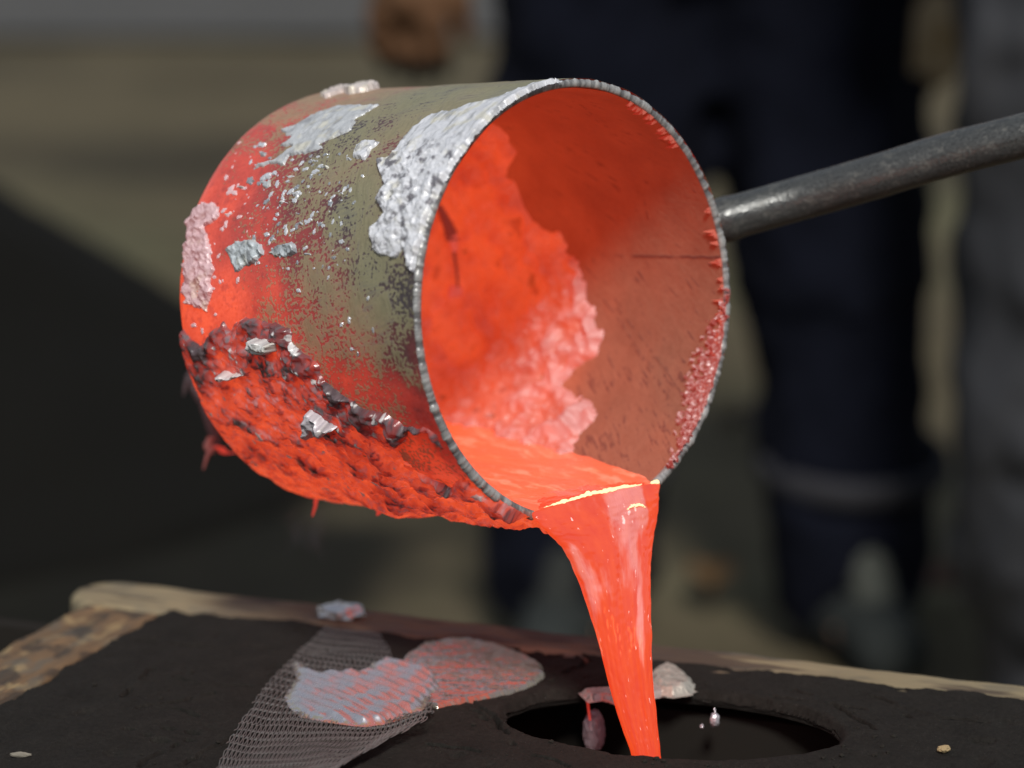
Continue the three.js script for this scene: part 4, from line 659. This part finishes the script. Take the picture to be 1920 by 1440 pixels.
{
  const c1 = UV(560, 1330);
  const q = puddle('streaky_lobe', spill, [[740, 1262], [752, 1235], [790, 1210], [850, 1200], [905, 1205], [950, 1216], [990, 1232], [1020, 1250], [1026, 1268], [1008, 1284], [985, 1294], [930, 1308], [880, 1318], [820, 1330], [780, 1320]], {
    thick: 0.0022, lift: 0.0012, seed: 4, warp: 0.0008, glow: 0, metal: 0.85, rib: (u, v) => noise((u * 0.5 + v) * 420, u * 40, 2), ribH: 0.0005,
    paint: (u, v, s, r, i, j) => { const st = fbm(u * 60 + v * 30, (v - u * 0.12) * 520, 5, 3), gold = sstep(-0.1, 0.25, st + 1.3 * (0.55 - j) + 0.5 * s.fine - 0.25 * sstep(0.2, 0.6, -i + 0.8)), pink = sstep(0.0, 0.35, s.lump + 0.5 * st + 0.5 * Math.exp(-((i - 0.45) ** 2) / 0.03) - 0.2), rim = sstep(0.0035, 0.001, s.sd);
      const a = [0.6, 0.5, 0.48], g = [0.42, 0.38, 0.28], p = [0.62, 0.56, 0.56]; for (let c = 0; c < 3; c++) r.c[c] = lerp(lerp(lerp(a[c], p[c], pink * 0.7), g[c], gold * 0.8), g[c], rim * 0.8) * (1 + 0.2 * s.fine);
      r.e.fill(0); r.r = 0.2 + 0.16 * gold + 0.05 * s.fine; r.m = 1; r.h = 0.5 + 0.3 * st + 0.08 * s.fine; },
  }); q.userData.label = 'rounded streaky lobe mirroring the red pot';
  const s = puddle('wrinkled_skin', spill, [[548, 1240], [562, 1236], [572, 1252], [600, 1258], [640, 1258], [690, 1256], [700, 1238], [730, 1230], [762, 1236], [790, 1248], [820, 1262], [828, 1285], [800, 1312], [790, 1326], [760, 1340], [720, 1352], [680, 1357], [640, 1352], [600, 1346], [565, 1338], [545, 1322], [536, 1302], [548, 1282], [560, 1268], [552, 1254]], {
    thick: 0.0016, lump: 0.0022, edge: 0.005, oct: 1, lift: 0.0044, seed: 9, warp: 0.0009, tex: 768, glow: 0, metal: 0.8, rib: (u, v) => { const a = u - c1[0], b = v - c1[1]; return Math.sin((b * 0.9 - a * 0.42 + 0.004 * fbm(u * 16, v * 16, 3, 2)) * 980) * (0.75 + 0.4 * noise(u * 40, v * 40, 1)); }, ribH: 0.0009, fineH: 0.00003,
    paint: (u, v, k, r, i, j) => { const red = sstep(0.15, 0.6, 0.6 * fbm(u * 60, v * 60, 7, 2) - 0.42 * k.rib + 0.3 * sstep(0.35, 0, i)), rim = sstep(0.003, 0.001, k.sd); const a = [0.62, 0.61, 0.64], b = [0.5, 0.45, 0.46]; for (let c = 0; c < 3; c++) r.c[c] = lerp(a[c], b[c], red * 0.75) * (1 + 0.1 * k.fine); if (rim > 0.5 && k.fine > 0) { r.c[0] = 0.6; r.c[1] = 0.55; r.c[2] = 0.42; } r.e.fill(0); r.r = 0.28 + 0.05 * k.fine; r.m = 1; r.h = 0.5 + 0.08 * k.fine; },
  }); s.userData.label = 'silvery rippled skin';
}
const greyPaint = (a, T = 0) => (u, v, k, r) => { const t = 1 + 0.35 * k.lump + 0.3 * k.fine, d = sstep(0.2, 0.4, k.fine + 0.5 * k.lump); for (let c = 0; c < 3; c++) r.c[c] = lerp(a[c] * t, 0.05, d * 0.6); heat(T ? clamp(T + 0.2 * k.lump) : 0, r.e); r.r = 0.4 + 0.2 * k.fine; r.m = 0.8; r.h = 0.5 + 0.3 * k.fine + 0.2 * k.lump; };
tag(puddle('metal_splash', null, [[1222, 1250], [1250, 1240], [1280, 1252], [1300, 1268], [1309, 1284], [1296, 1296], [1262, 1301], [1232, 1296], [1218, 1284], [1212, 1262]], { thick: 0.0026, lump: 0.0022, edge: 0.005, seed: 14, paint: greyPaint([0.46, 0.44, 0.38]), metal: 0.45 }), 'crinkled grey metal splash behind the falling stream', 'metal splash');
{ // splash at the back edge of the hole, with a drip and a lump on the hole's wall
  const g = thing('metal_drip', 'thin hot metal splash dripping over the back edge of the pouring hole', 'metal drip');
  puddle('splash', g, [[1086, 1294], [1120, 1290], [1160, 1288], [1200, 1285], [1258, 1286], [1262, 1298], [1238, 1302], [1205, 1308], [1172, 1322], [1160, 1318], [1130, 1308], [1104, 1312]], { thick: 0.0016, lump: 0.0012, lift: 0.001, seed: 19, warp: 0.001, cell: 0.0004, paint: greyPaint([0.55, 0.46, 0.42]), metal: 0.6, glow: 0 });
  const z = atY(1100, 1306, YM).z, m = std([0.3, 0.1, 0.08], 0.4, { emissive: new THREE.Color(0.4, 0.02, 0.012) });
  const c = new THREE.CatmullRomCurve3([atZ(1099, 1304, z), atZ(1102, 1318, z + 0.001), atZ(1104, 1334, z + 0.001), atZ(1106, 1350, z)]); mesh('drip', new THREE.TubeGeometry(c, 16, 0.0006, 6), m, g);
  const wz = fromUV(HOLE.c[0] - 0.02, HOLE.c[1] - HOLE.b + 0.002, 0).z + 0.004;
  const lp = pebble('frozen_lump', atZ(1114, 1372, wz), [0.0052, 0.0105, 0.004], std([0.4, 0.35, 0.38], 0.4, { metalness: 0.35, emissive: new THREE.Color(0.02, 0.003, 0.004) }), 21, g); lp.userData.label = 'lilac grey lump frozen to the wall of the hole';
}
// lumps: small rounded pieces of metal
function pebble(name, p, size, mat, sd, parent = null) { const g = new THREE.IcosahedronGeometry(1, 5), a = g.attributes.position; for (let i = 0; i < a.count; i++) { const v = V().fromBufferAttribute(a, i), k = 1 + 0.35 * fbm(v.x * 1.4 + sd, v.y * 1.4, v.z * 1.4, 3) + 0.1 * noise(v.x * 5, v.y * 5 + sd, v.z * 5); a.setXYZ(i, v.x * k * size[0], v.y * k * size[1], v.z * k * size[2]); } g.computeVertexNormals(); const m = mesh(name, g, mat, parent); m.position.copy(p); return m; }
const shiny = std([0.75, 0.72, 0.7], 0.16, { metalness: 0.9 });
{ const p = atY(640, 1147, YM + 0.003), m = pebble('metal_droplet', p, [0.0128, 0.0045, 0.009], shiny, 3); m.rotation.y = -0.2; tag(m, 'shiny silver droplet of metal on the wooden back rail', 'metal droplet'); }
{ const p = fromUV(HOLE.c[0] + 0.024, HOLE.c[1] - HOLE.b * 0.93, YM - 0.012), q = atZ(1340, 1350, p.z + 0.004), m = pebble('metal_droplet', q, [0.0023, 0.0035, 0.0022], std([0.6, 0.58, 0.62], 0.3, { metalness: 0.5, emissive: new THREE.Color(0.05, 0.04, 0.05) }), 8); m.material.emissive.set(0); tag(m, 'small silver bead hanging from a thread inside the pouring hole', 'metal bead');
  { const top = q.clone(); top.y = YM - 0.004; top.z -= 0.003; const th = new THREE.TubeGeometry(new THREE.CatmullRomCurve3([top, top.clone().lerp(q, 0.5).add(V(0.0004, 0, 0)), q].map((v) => v.clone().sub(q))), 12, 0.00035, 5); mesh('thread', th, m.material, m); }
  const m2 = pebble('metal_droplet', atZ(1316, 1362, p.z + 0.004), [0.0009, 0.0011, 0.0009], m.material, 11); tag(m2, 'tiny silver speck beside the bead inside the pouring hole', 'metal bead'); }
{ const p = atY(1770, 1404, YM + 0.002), m = pebble('sand_chip', p, [0.0032, 0.0016, 0.0022], std([0.34, 0.25, 0.13], 0.9), 5); m.rotation.y = 0.4; tag(m, 'tan chip lying on the black sand', 'chip'); }
{ const p = atY(38, 1415, YM + 0.002), m = pebble('sand_chip', p, [0.0045, 0.0012, 0.001], std([0.22, 0.2, 0.16], 0.9), 6); tag(m, 'thin pale splinter lying on the black sand beside the side rail', 'splinter'); }

// ---------------------------------------------------------------- knitted wire mesh under the spill
{
  const net = thing('wire_mesh', 'grey knitted wire mesh strip under the metal spill', 'wire mesh');
  const left = [[612, 1188], [575, 1225], [545, 1255], [510, 1295], [478, 1340], [448, 1390], [420, 1440], [395, 1500], [370, 1570]].map(([x, y]) => UV(x, y)), right = [[712, 1200], [735, 1240], [790, 1290], [812, 1322], [808, 1352], [796, 1382], [730, 1420], [660, 1455], [590, 1500]].map(([x, y]) => UV(x, y));
  const pl = (l, t) => { const f = t * (l.length - 1), i = Math.min(l.length - 2, f | 0); return [lerp(l[i][0], l[i + 1][0], f - i), lerp(l[i][1], l[i + 1][1], f - i)]; };
  const rows = 30, wire = std([0.2, 0.2, 0.195], 0.4, { metalness: 0.4 });
  const put = (r, x) => { // r 0..1 down the strip, x 0..1 across
    const a = pl(left, clamp(r)), b = pl(right, clamp(r)); let u = lerp(a[0], b[0], x), v = lerp(a[1], b[1], x); v += 0.004 * Math.sin(Math.PI * clamp(x)) * sstep(0.3, 0.6, r);
    const roll = sstep(0.78, 1.0, x) * sstep(0.45, 0.6, r); // turned up hem along the free edge
    const y = YM + 0.0024 + 0.0012 * noise(u * 60, v * 60, 2) + 0.0055 * roll + 0.001 * sstep(0.1, 0, x);
    return fromUV(u, v, y);
  };
  const rj = () => (rnd() - 0.5);
  for (let k = 0; k < rows; k++) {
    const r = (k + 0.5) / rows, n = Math.round(lerp(16, 40, sstep(0, 0.7, r))), start = -0.02 + 0.03 * rj(), P = [];
    for (let i = 0; i < n; i++) for (let q = 0; q < 7; q++) {
      const t = q / 7, x = start + (i + t + 0.34 * Math.sin(4 * Math.PI * t)) / n * 1.03, dr = (1.25 / rows) * (0.5 - 0.5 * Math.cos(2 * Math.PI * t));
      const p = put(r - dr + 0.0014 * noise(i * 0.6, k * 0.9, 3), x + 0.002 * noise(i * 0.9, k, 8)); p.y += 0.0006 * Math.sin(4 * Math.PI * t + 0.6) + 0.0006; P.push(p);
    }
    const c = new THREE.CatmullRomCurve3(P); mesh('wire', new THREE.TubeGeometry(c, P.length * 2, 0.00024, 5), wire, net);
  }
}

// ---------------------------------------------------------------- people behind: bodies as smooth joined bones
function netMesh(sdf, lo, hi, cell) { // surface nets
  const nx = Math.ceil((hi[0] - lo[0]) / cell) + 1, ny = Math.ceil((hi[1] - lo[1]) / cell) + 1, nz = Math.ceil((hi[2] - lo[2]) / cell) + 1, F = new Float32Array(nx * ny * nz), id = (i, j, k) => (k * ny + j) * nx + i;
  for (let k = 0; k < nz; k++) for (let j = 0; j < ny; j++) for (let i = 0; i < nx; i++) F[id(i, j, k)] = sdf(lo[0] + i * cell, lo[1] + j * cell, lo[2] + k * cell);
  const at = new Int32Array(nx * ny * nz).fill(-1), P = [], I = [];
  const E = [[0, 1], [2, 3], [4, 5], [6, 7], [0, 2], [1, 3], [4, 6], [5, 7], [0, 4], [1, 5], [2, 6], [3, 7]];
  for (let k = 0; k < nz - 1; k++) for (let j = 0; j < ny - 1; j++) for (let i = 0; i < nx - 1; i++) {
    const v = []; let m = 0; for (let c = 0; c < 8; c++) { v[c] = F[id(i + (c & 1), j + ((c >> 1) & 1), k + (c >> 2))]; if (v[c] < 0) m |= 1 << c; }
    if (m === 0 || m === 255) continue; let x = 0, y = 0, z = 0, n = 0;
    for (const [a, b] of E) if ((v[a] < 0) !== (v[b] < 0)) { const t = v[a] / (v[a] - v[b]); x += lerp(a & 1, b & 1, t); y += lerp((a >> 1) & 1, (b >> 1) & 1, t); z += lerp(a >> 2, b >> 2, t); n++; }
    at[id(i, j, k)] = P.length / 3; P.push(lo[0] + (i + x / n) * cell, lo[1] + (j + y / n) * cell, lo[2] + (k + z / n) * cell);
  }
  const quad = (a, b, c, d, f) => { if (a < 0 || b < 0 || c < 0 || d < 0) return; f ? I.push(a, b, c, a, c, d) : I.push(a, c, b, a, d, c); };
  for (let k = 1; k < nz - 1; k++) for (let j = 1; j < ny - 1; j++) for (let i = 1; i < nx - 1; i++) {
    const f = F[id(i, j, k)] < 0;
    if (f !== F[id(i + 1, j, k)] < 0) quad(at[id(i, j - 1, k - 1)], at[id(i, j, k - 1)], at[id(i, j, k)], at[id(i, j - 1, k)], f);
    if (f !== F[id(i, j + 1, k)] < 0) quad(at[id(i - 1, j, k - 1)], at[id(i - 1, j, k)], at[id(i, j, k)], at[id(i, j, k - 1)], f);
    if (f !== F[id(i, j, k + 1)] < 0) quad(at[id(i - 1, j - 1, k)], at[id(i, j - 1, k)], at[id(i, j, k)], at[id(i - 1, j, k)], f);
  }
  const g = new THREE.BufferGeometry(); g.setAttribute('position', new THREE.Float32BufferAttribute(P, 3)); g.setAttribute('uv', new THREE.Float32BufferAttribute(new Float32Array(P.length / 3 * 2), 2)); g.setIndex(I); g.computeVertexNormals(); return g;
}
const bones = (list, blend, wrinkle = 0) => (x, y, z) => { // each: [ax,ay,az,ra, bx,by,bz,rb]
  let d = 1; for (const [ax, ay, az, ra, bx, by, bz, rb] of list) { const ex = bx - ax, ey = by - ay, ez = bz - az, t = clamp(((x - ax) * ex + (y - ay) * ey + (z - az) * ez) / (ex * ex + ey * ey + ez * ez + 1e-12)), q = Math.hypot(x - ax - ex * t, y - ay - ey * t, z - az - ez * t) - lerp(ra, rb, t), h = clamp(0.5 + 0.5 * (d - q) / blend); d = lerp(d, q, h) - blend * h * (1 - h); }
  return wrinkle ? d + wrinkle * fbm(x * 14, y * 9, z * 14, 3) : d;
};
function boundsOf(list, pad) { const lo = [1e9, 1e9, 1e9], hi = [-1e9, -1e9, -1e9]; for (const b of list) for (let e = 0; e < 2; e++) for (let c = 0; c < 3; c++) { lo[c] = Math.min(lo[c], b[e * 4 + c] - b[e * 4 + 3] - pad); hi[c] = Math.max(hi[c], b[e * 4 + c] + b[e * 4 + 3] + pad); } return [lo, hi]; }
const bodyPart = (name, list, blend, cell, mat, parent, wrinkle = 0) => { const [lo, hi] = boundsOf(list, cell * 3 + 0.01); return mesh(name, netMesh(bones(list, blend, wrinkle), lo, hi, cell), mat, parent); };
const clothTex = (a, k) => maps(256, 256, (u, v, o) => { const n = fbm(u * 8, v * 8, k, 4); for (let c = 0; c < 3; c++) o.c[c] = a[c] * (1 + 0.4 * n); }, 'c', THREE.RepeatWrapping).c;
const turnY = (list, wx, wz, a) => list.map((b) => { const r = [...b], c = Math.cos(a), s = Math.sin(a); for (const e of [0, 4]) { const x = b[e] - wx, z = b[e + 2] - wz; r[e] = wx + x * c + z * s; r[e + 2] = wz - x * s + z * c; } return r; });
function glove(parent, s, wx, wy, wz, mat, cuffMat, turn = 0) { // hanging hand, s = side; wrist at wx, wy, wz; fingers down and lightly curled
  const f = [], X = (v) => wx + v, Y = (v) => wy + v, Z = (v) => wz + v;
  f.push([X(0), Y(0.0), Z(0), 0.03, X(0), Y(-0.055), Z(0.006), 0.034]);
  f.push([X(0), Y(-0.05), Z(-0.022), 0.02, X(0), Y(-0.085), Z(-0.028), 0.018], [X(0), Y(-0.05), Z(0.03), 0.02, X(0), Y(-0.085), Z(0.034), 0.018]);
  [[-0.036, 0.055], [-0.012, 0.066], [0.013, 0.07], [0.037, 0.06]].forEach(([z, l]) => { f.push([X(0), Y(-0.075), Z(z), 0.0125, X(-s * 0.008), Y(-0.085 - l * 0.5), Z(z * 1.05), 0.0115], [X(-s * 0.008), Y(-0.085 - l * 0.5), Z(z * 1.05), 0.0115, X(-s * 0.026), Y(-0.085 - l * 0.92), Z(z * 1.02), 0.0095]); });
  f.push([X(-s * 0.008), Y(-0.025), Z(0.03), 0.0165, X(-s * 0.022), Y(-0.06), Z(0.058), 0.0145], [X(-s * 0.022), Y(-0.06), Z(0.058), 0.0145, X(-s * 0.034), Y(-0.098), Z(0.06), 0.0115]);
  const m = bodyPart('glove', turnY(f, wx, wz, turn), 0.008, 0.004, mat, parent); bodyPart('cuff', [[X(0), Y(0.09), Z(0), 0.056, X(0), Y(0.0), Z(0), 0.043]], 0.004, 0.006, cuffMat, m); return m;
}
{
  const z0 = -3.15, cx = 0.235;
  const p = thing('person', 'person standing in navy trousers, dark jacket and leather gloves, hands hanging down', 'person');
  const navy = matte([0.0055, 0.0066, 0.0125]), black = matte([0.0085, 0.0095, 0.0145]), skin = std([0.45, 0.26, 0.18], 0.6);
  const L = [0.075, 0.42]; // the two legs
  const body = [[cx, 1.62, z0, 0.095, cx, 1.7, z0 - 0.01, 0.1], [cx, 1.56, z0 + 0.03, 0.07, cx, 1.6, z0 + 0.03, 0.075], [cx, 1.45, z0 - 0.02, 0.06, cx, 1.58, z0, 0.06], [cx, 1.63, z0 + 0.09, 0.014, cx, 1.6, z0 + 0.115, 0.017], [cx - 0.1, 1.62, z0, 0.022, cx - 0.1, 1.66, z0 - 0.01, 0.025], [cx + 0.1, 1.62, z0, 0.022, cx + 0.1, 1.66, z0 - 0.01, 0.025],
    [cx - 0.12, 1.38, z0, 0.09, cx + 0.12, 1.38, z0, 0.09], [cx, 1.38, z0, 0.13, cx, 1.0, z0, 0.12], [cx - 0.08, 0.92, z0, 0.11, cx + 0.08, 0.92, z0, 0.11]];
  for (const [i, x] of L.entries()) { const h = cx + (i ? 0.1 : -0.1); body.push([h, 0.85, z0, 0.085, (h + x) / 2, 0.5, z0 + 0.02, 0.06], [(h + x) / 2, 0.5, z0 + 0.02, 0.058, x, 0.1, z0, 0.045], [x, 0.06, z0, 0.04, x, 0.045, z0 + 0.1, 0.035]); }
  for (const s of [-1, 1]) body.push([cx + s * 0.2, 1.38, z0, 0.055, cx + s * 0.29, 1.1, z0 + 0.0, 0.045], [cx + s * 0.29, 1.1, z0, 0.043, s < 0 ? -0.125 : 0.5, 0.88, z0 + 0.05, 0.03], [s < 0 ? -0.125 : 0.5, 0.88, z0 + 0.05, 0.026, s < 0 ? -0.125 : 0.5, 0.8, z0 + 0.05, 0.022]);
  bodyPart('body', body, 0.04, 0.014, skin, p);
  bodyPart('hair', [[cx, 1.72, z0 - 0.02, 0.1, cx, 1.64, z0 - 0.045, 0.09]], 0.02, 0.012, std([0.03, 0.022, 0.016], 0.8), p);
  const tr = [[cx - 0.1, 0.9, z0, 0.15, cx + 0.12, 0.9, z0, 0.15]];
  for (const [i, x] of L.entries()) { const h = cx + (i ? 0.115 : -0.115); tr.push([h, 0.86, z0, 0.15, (h + x) / 2, 0.5, z0 + 0.02, 0.112], [(h + x) / 2, 0.5, z0 + 0.02, 0.108, x, 0.17, z0, 0.098], [x, 0.17, z0, 0.1, x, 0.1, z0, 0.1]); }
  bodyPart('trousers', tr, 0.03, 0.014, navy, p, 0.03);
  const jk = [[cx - 0.16, 1.38, z0, 0.11, cx + 0.16, 1.38, z0, 0.11], [cx - 0.12, 1.3, z0, 0.14, cx - 0.13, 0.93, z0, 0.155], [cx + 0.12, 1.3, z0, 0.14, cx + 0.15, 0.93, z0, 0.155]];
  for (const s of [-1, 1]) { const hx = s < 0 ? -0.125 : 0.5; jk.push([cx + s * 0.21, 1.38, z0, 0.09, cx + s * 0.29, 1.1, z0, 0.078], [cx + s * 0.29, 1.1, z0, 0.075, hx, 0.93, z0 + 0.05, 0.055]); }
  bodyPart('jacket', jk, 0.03, 0.014, black, p, 0.018);
  const leather = (sd) => { const m = std([1, 1, 1], 0.75); m.map = null; return m; };
  const tan = std([0.46, 0.36, 0.22], 0.8), rust = std([0.12, 0.055, 0.022], 0.8), sooty = std([0.02, 0.016, 0.013], 0.8);
  const g1 = glove(p, -1, -0.125, 0.862, z0 + 0.06, rust, tan, 1.2); g1.userData.label = 'rust brown leather glove';
  const g2 = glove(p, 1, 0.5, 0.842, z0 + 0.06, tan, rust, -0.9); g2.userData.label = 'tan leather glove with brown cuff';
  { // sooty fingertips
    const f = []; [[-0.036, 0.055], [-0.012, 0.066], [0.013, 0.07], [0.037, 0.06]].forEach(([z, l]) => f.push([-0.125 + 0.008, 0.862 - 0.085 - l * 0.45, z0 + 0.06 + z * 1.05, 0.0128, -0.125 + 0.026, 0.862 - 0.085 - l * 0.92, z0 + 0.06 + z * 1.02, 0.0108])); bodyPart('fingertips', turnY(f, -0.125, z0 + 0.06, 1.2), 0.004, 0.004, sooty, g1).userData.label = 'soot blackened fingertips';
  }
  const bootM = matte([0.03, 0.034, 0.033]);
  for (const x of L) { const s = x < cx ? -1 : 1, b = bodyPart('boot', [[x, 0.12, z0 - 0.01, 0.07, x, 0.05, z0, 0.055], [x, 0.055, z0, 0.055, x + s * 0.03, 0.042, z0 + 0.17, 0.045], [x, 0.04, z0 - 0.05, 0.04, x, 0.04, z0 + 0.05, 0.045]], 0.03, 0.009, bootM, p);
    bodyPart('tongue', [[x + s * 0.005, 0.15, z0 + 0.07, 0.028, x + s * 0.02, 0.085, z0 + 0.11, 0.026]], 0.01, 0.007, matte(s > 0 ? [0.085, 0.09, 0.078] : [0.03, 0.032, 0.03]), b);
    const ring = new THREE.TorusGeometry(0.112, 0.011, 10, 40); ring.scale(1, 1, 1.6); ring.rotateX(Math.PI / 2 + 0.16); ring.translate(x, 0.235, z0 + 0.004); mesh('leg_strap', ring, matte([0.035, 0.035, 0.04]), p).userData.label = 'grey strap round the trouser leg'; }
}
{
  const z0 = -2.72, cx = 0.66; // wears a long dark leather coat; only its edge is in view
  const p = thing('person', 'person in a long dark grey leather coat at the picture edge beside the rod', 'person');
  p.userData.label = 'person in a long creased dark grey leather coat';
  const skin = std([0.45, 0.27, 0.2], 0.6), grey = std([0.03, 0.031, 0.035], 0.6), dark = std([0.014, 0.014, 0.016], 0.6);
  const body = [[cx, 1.64, z0, 0.095, cx, 1.72, z0, 0.1], [cx, 1.47, z0, 0.06, cx, 1.6, z0, 0.065], [cx - 0.02, 1.65, z0 + 0.09, 0.014, cx - 0.02, 1.62, z0 + 0.11, 0.017], [cx - 0.14, 1.4, z0, 0.08, cx + 0.14, 1.4, z0, 0.08], [cx, 1.38, z0, 0.13, cx, 0.95, z0, 0.12]];
  for (const s of [-1, 1]) body.push([cx + s * 0.09, 0.9, z0, 0.08, cx + s * 0.09, 0.5, z0 + 0.02, 0.06], [cx + s * 0.09, 0.5, z0 + 0.02, 0.058, cx + s * 0.09, 0.1, z0, 0.045], [cx + s * 0.09, 0.05, z0, 0.04, cx + s * 0.09, 0.045, z0 + 0.1, 0.035], [cx + s * 0.2, 1.38, z0, 0.055, cx + 0.05 + s * 0.24, 1.1, z0 + 0.05, 0.045], [cx + 0.05 + s * 0.24, 1.1, z0 + 0.05, 0.042, cx + 0.1 + s * 0.16, 1.05, z0 + 0.28, 0.03]);
  bodyPart('body', body, 0.04, 0.016, skin, p);
  bodyPart('hair', [[cx, 1.74, z0 - 0.02, 0.1, cx, 1.66, z0 - 0.04, 0.09]], 0.02, 0.014, std([0.03, 0.022, 0.016], 0.8), p);
  const coat = [[cx - 0.14, 1.38, z0, 0.1, cx + 0.14, 1.38, z0, 0.1], [cx - 0.08, 1.3, z0, 0.14, cx - 0.075, 0.8, z0, 0.125], [cx + 0.1, 1.3, z0, 0.14, cx + 0.1, 0.8, z0, 0.14], [cx - 0.075, 0.8, z0, 0.125, cx - 0.055, 0.24, z0, 0.125], [cx + 0.1, 0.8, z0, 0.14, cx + 0.1, 0.24, z0, 0.13]];
  for (const s of [-1, 1]) coat.push([cx + s * 0.2, 1.38, z0, 0.085, cx + 0.05 + s * 0.24, 1.1, z0 + 0.05, 0.07], [cx + 0.05 + s * 0.24, 1.1, z0 + 0.05, 0.068, cx + 0.1 + s * 0.16, 1.05, z0 + 0.26, 0.05]);
  bodyPart('coat', coat, 0.03, 0.012, grey, p, 0.034);
  for (const s of [-1, 1]) { const x = cx + s * 0.085; bodyPart('boot', [[x, 0.16, z0, 0.07, x, 0.05, z0, 0.055], [x, 0.055, z0, 0.055, x + s * 0.02, 0.045, z0 + 0.17, 0.048]], 0.03, 0.01, dark, p); bodyPart('glove', [[cx + 0.1 + s * 0.16, 1.05, z0 + 0.3, 0.04, cx + 0.1 + s * 0.15, 1.03, z0 + 0.37, 0.036], ...[-0.027, -0.009, 0.009, 0.027].map((d) => [cx + 0.1 + s * 0.15 + d, 1.03, z0 + 0.38, 0.011, cx + 0.1 + s * 0.15 + d, 0.98, z0 + 0.42, 0.0095]), [cx + 0.1 + s * 0.12, 1.04, z0 + 0.34, 0.014, cx + 0.1 + s * 0.1, 1.0, z0 + 0.39, 0.012]], 0.008, 0.006, std([0.3, 0.2, 0.1], 0.8), p); }
}
// dry leaves and scraps on the ground, out of focus
for (const [px, py, r, c, l] of [[1335, 1105, 0.045, [0.1, 0.055, 0.02], 'rust brown dry leaf on the ground between the boots'], [1742, 1112, 0.045, [0.2, 0.11, 0.08], 'pinkish brown scrap on the ground beside the grey boot'], [1400, 800, 0.05, [0.1, 0.075, 0.05], 'brown clod on the ground behind the trouser leg']]) {
  const p = atY(px, py, 0.02), g = gridGeo(16, 16, (i, j) => { const a = (i - 0.5) * 2, b = (j - 0.5) * 2, w = Math.sqrt(Math.max(0, 1 - b * b)) * (0.75 + 0.12 * noise(j * 9, i, 3)); return { p: V(a * w * r, 0.012 + 0.018 * a * a + 0.012 * noise(i * 4, j * 4, r * 99), -b * r * 1.1), uv: [i, j] }; });
  const m = mesh('dry_leaf', g, std(c, 0.8, { side: THREE.DoubleSide }), null); m.position.copy(p); m.rotation.y = px; tag(m, l, 'dry leaf');
}
// thin smoke under the pot
{
  const mat = new THREE.MeshStandardMaterial({ color: new THREE.Color(0.55, 0.57, 0.65), roughness: 1, transparent: true, opacity: 1, side: THREE.DoubleSide, depthWrite: false });
  const W = 128, d = new Uint8Array(W * W * 4);
  for (let j = 0; j < W; j++) for (let i = 0; i < W; i++) { const u = i / W, v = j / W, n = fbm(u * 2.5 + 0.8 * noise(v * 2.6, 3, 1), v * 2.2, 5, 4), a = 0.03 * sstep(0, 0.3, u) * sstep(1, 0.7, u) * sstep(0, 0.25, v) * sstep(1, 0.65, v) * sstep(0.0, 0.45, n), k = (j * W + i) * 4; d[k] = d[k + 1] = d[k + 2] = 255; d[k + 1] = clamp(a) * 255; d[k + 3] = 255; }
  mat.alphaMap = dataTex(d, W, W, false);
  const geos = []; for (let s = 0; s < 3; s++) geos.push(gridGeo(20, 30, (i, j) => { const p = atDepth(lerp(505, 640, i) + 12 * Math.sin(j * 6 + s * 2) * (1 - j), lerp(900, 1065, j), 1.32 + 0.02 * s); p.z += 0.012 * Math.sin(i * 5 + j * 4 + s); return { p, uv: [s % 2 ? 1 - i : i, j] }; }));
  const m = mesh('smoke', mergeGeometries(geos), mat, null); m.userData = { kind: 'stuff', label: 'thin grey wisp of smoke under the pot', category: 'smoke' }; m.castShadow = false;
}

renderer.render(scene, camera);
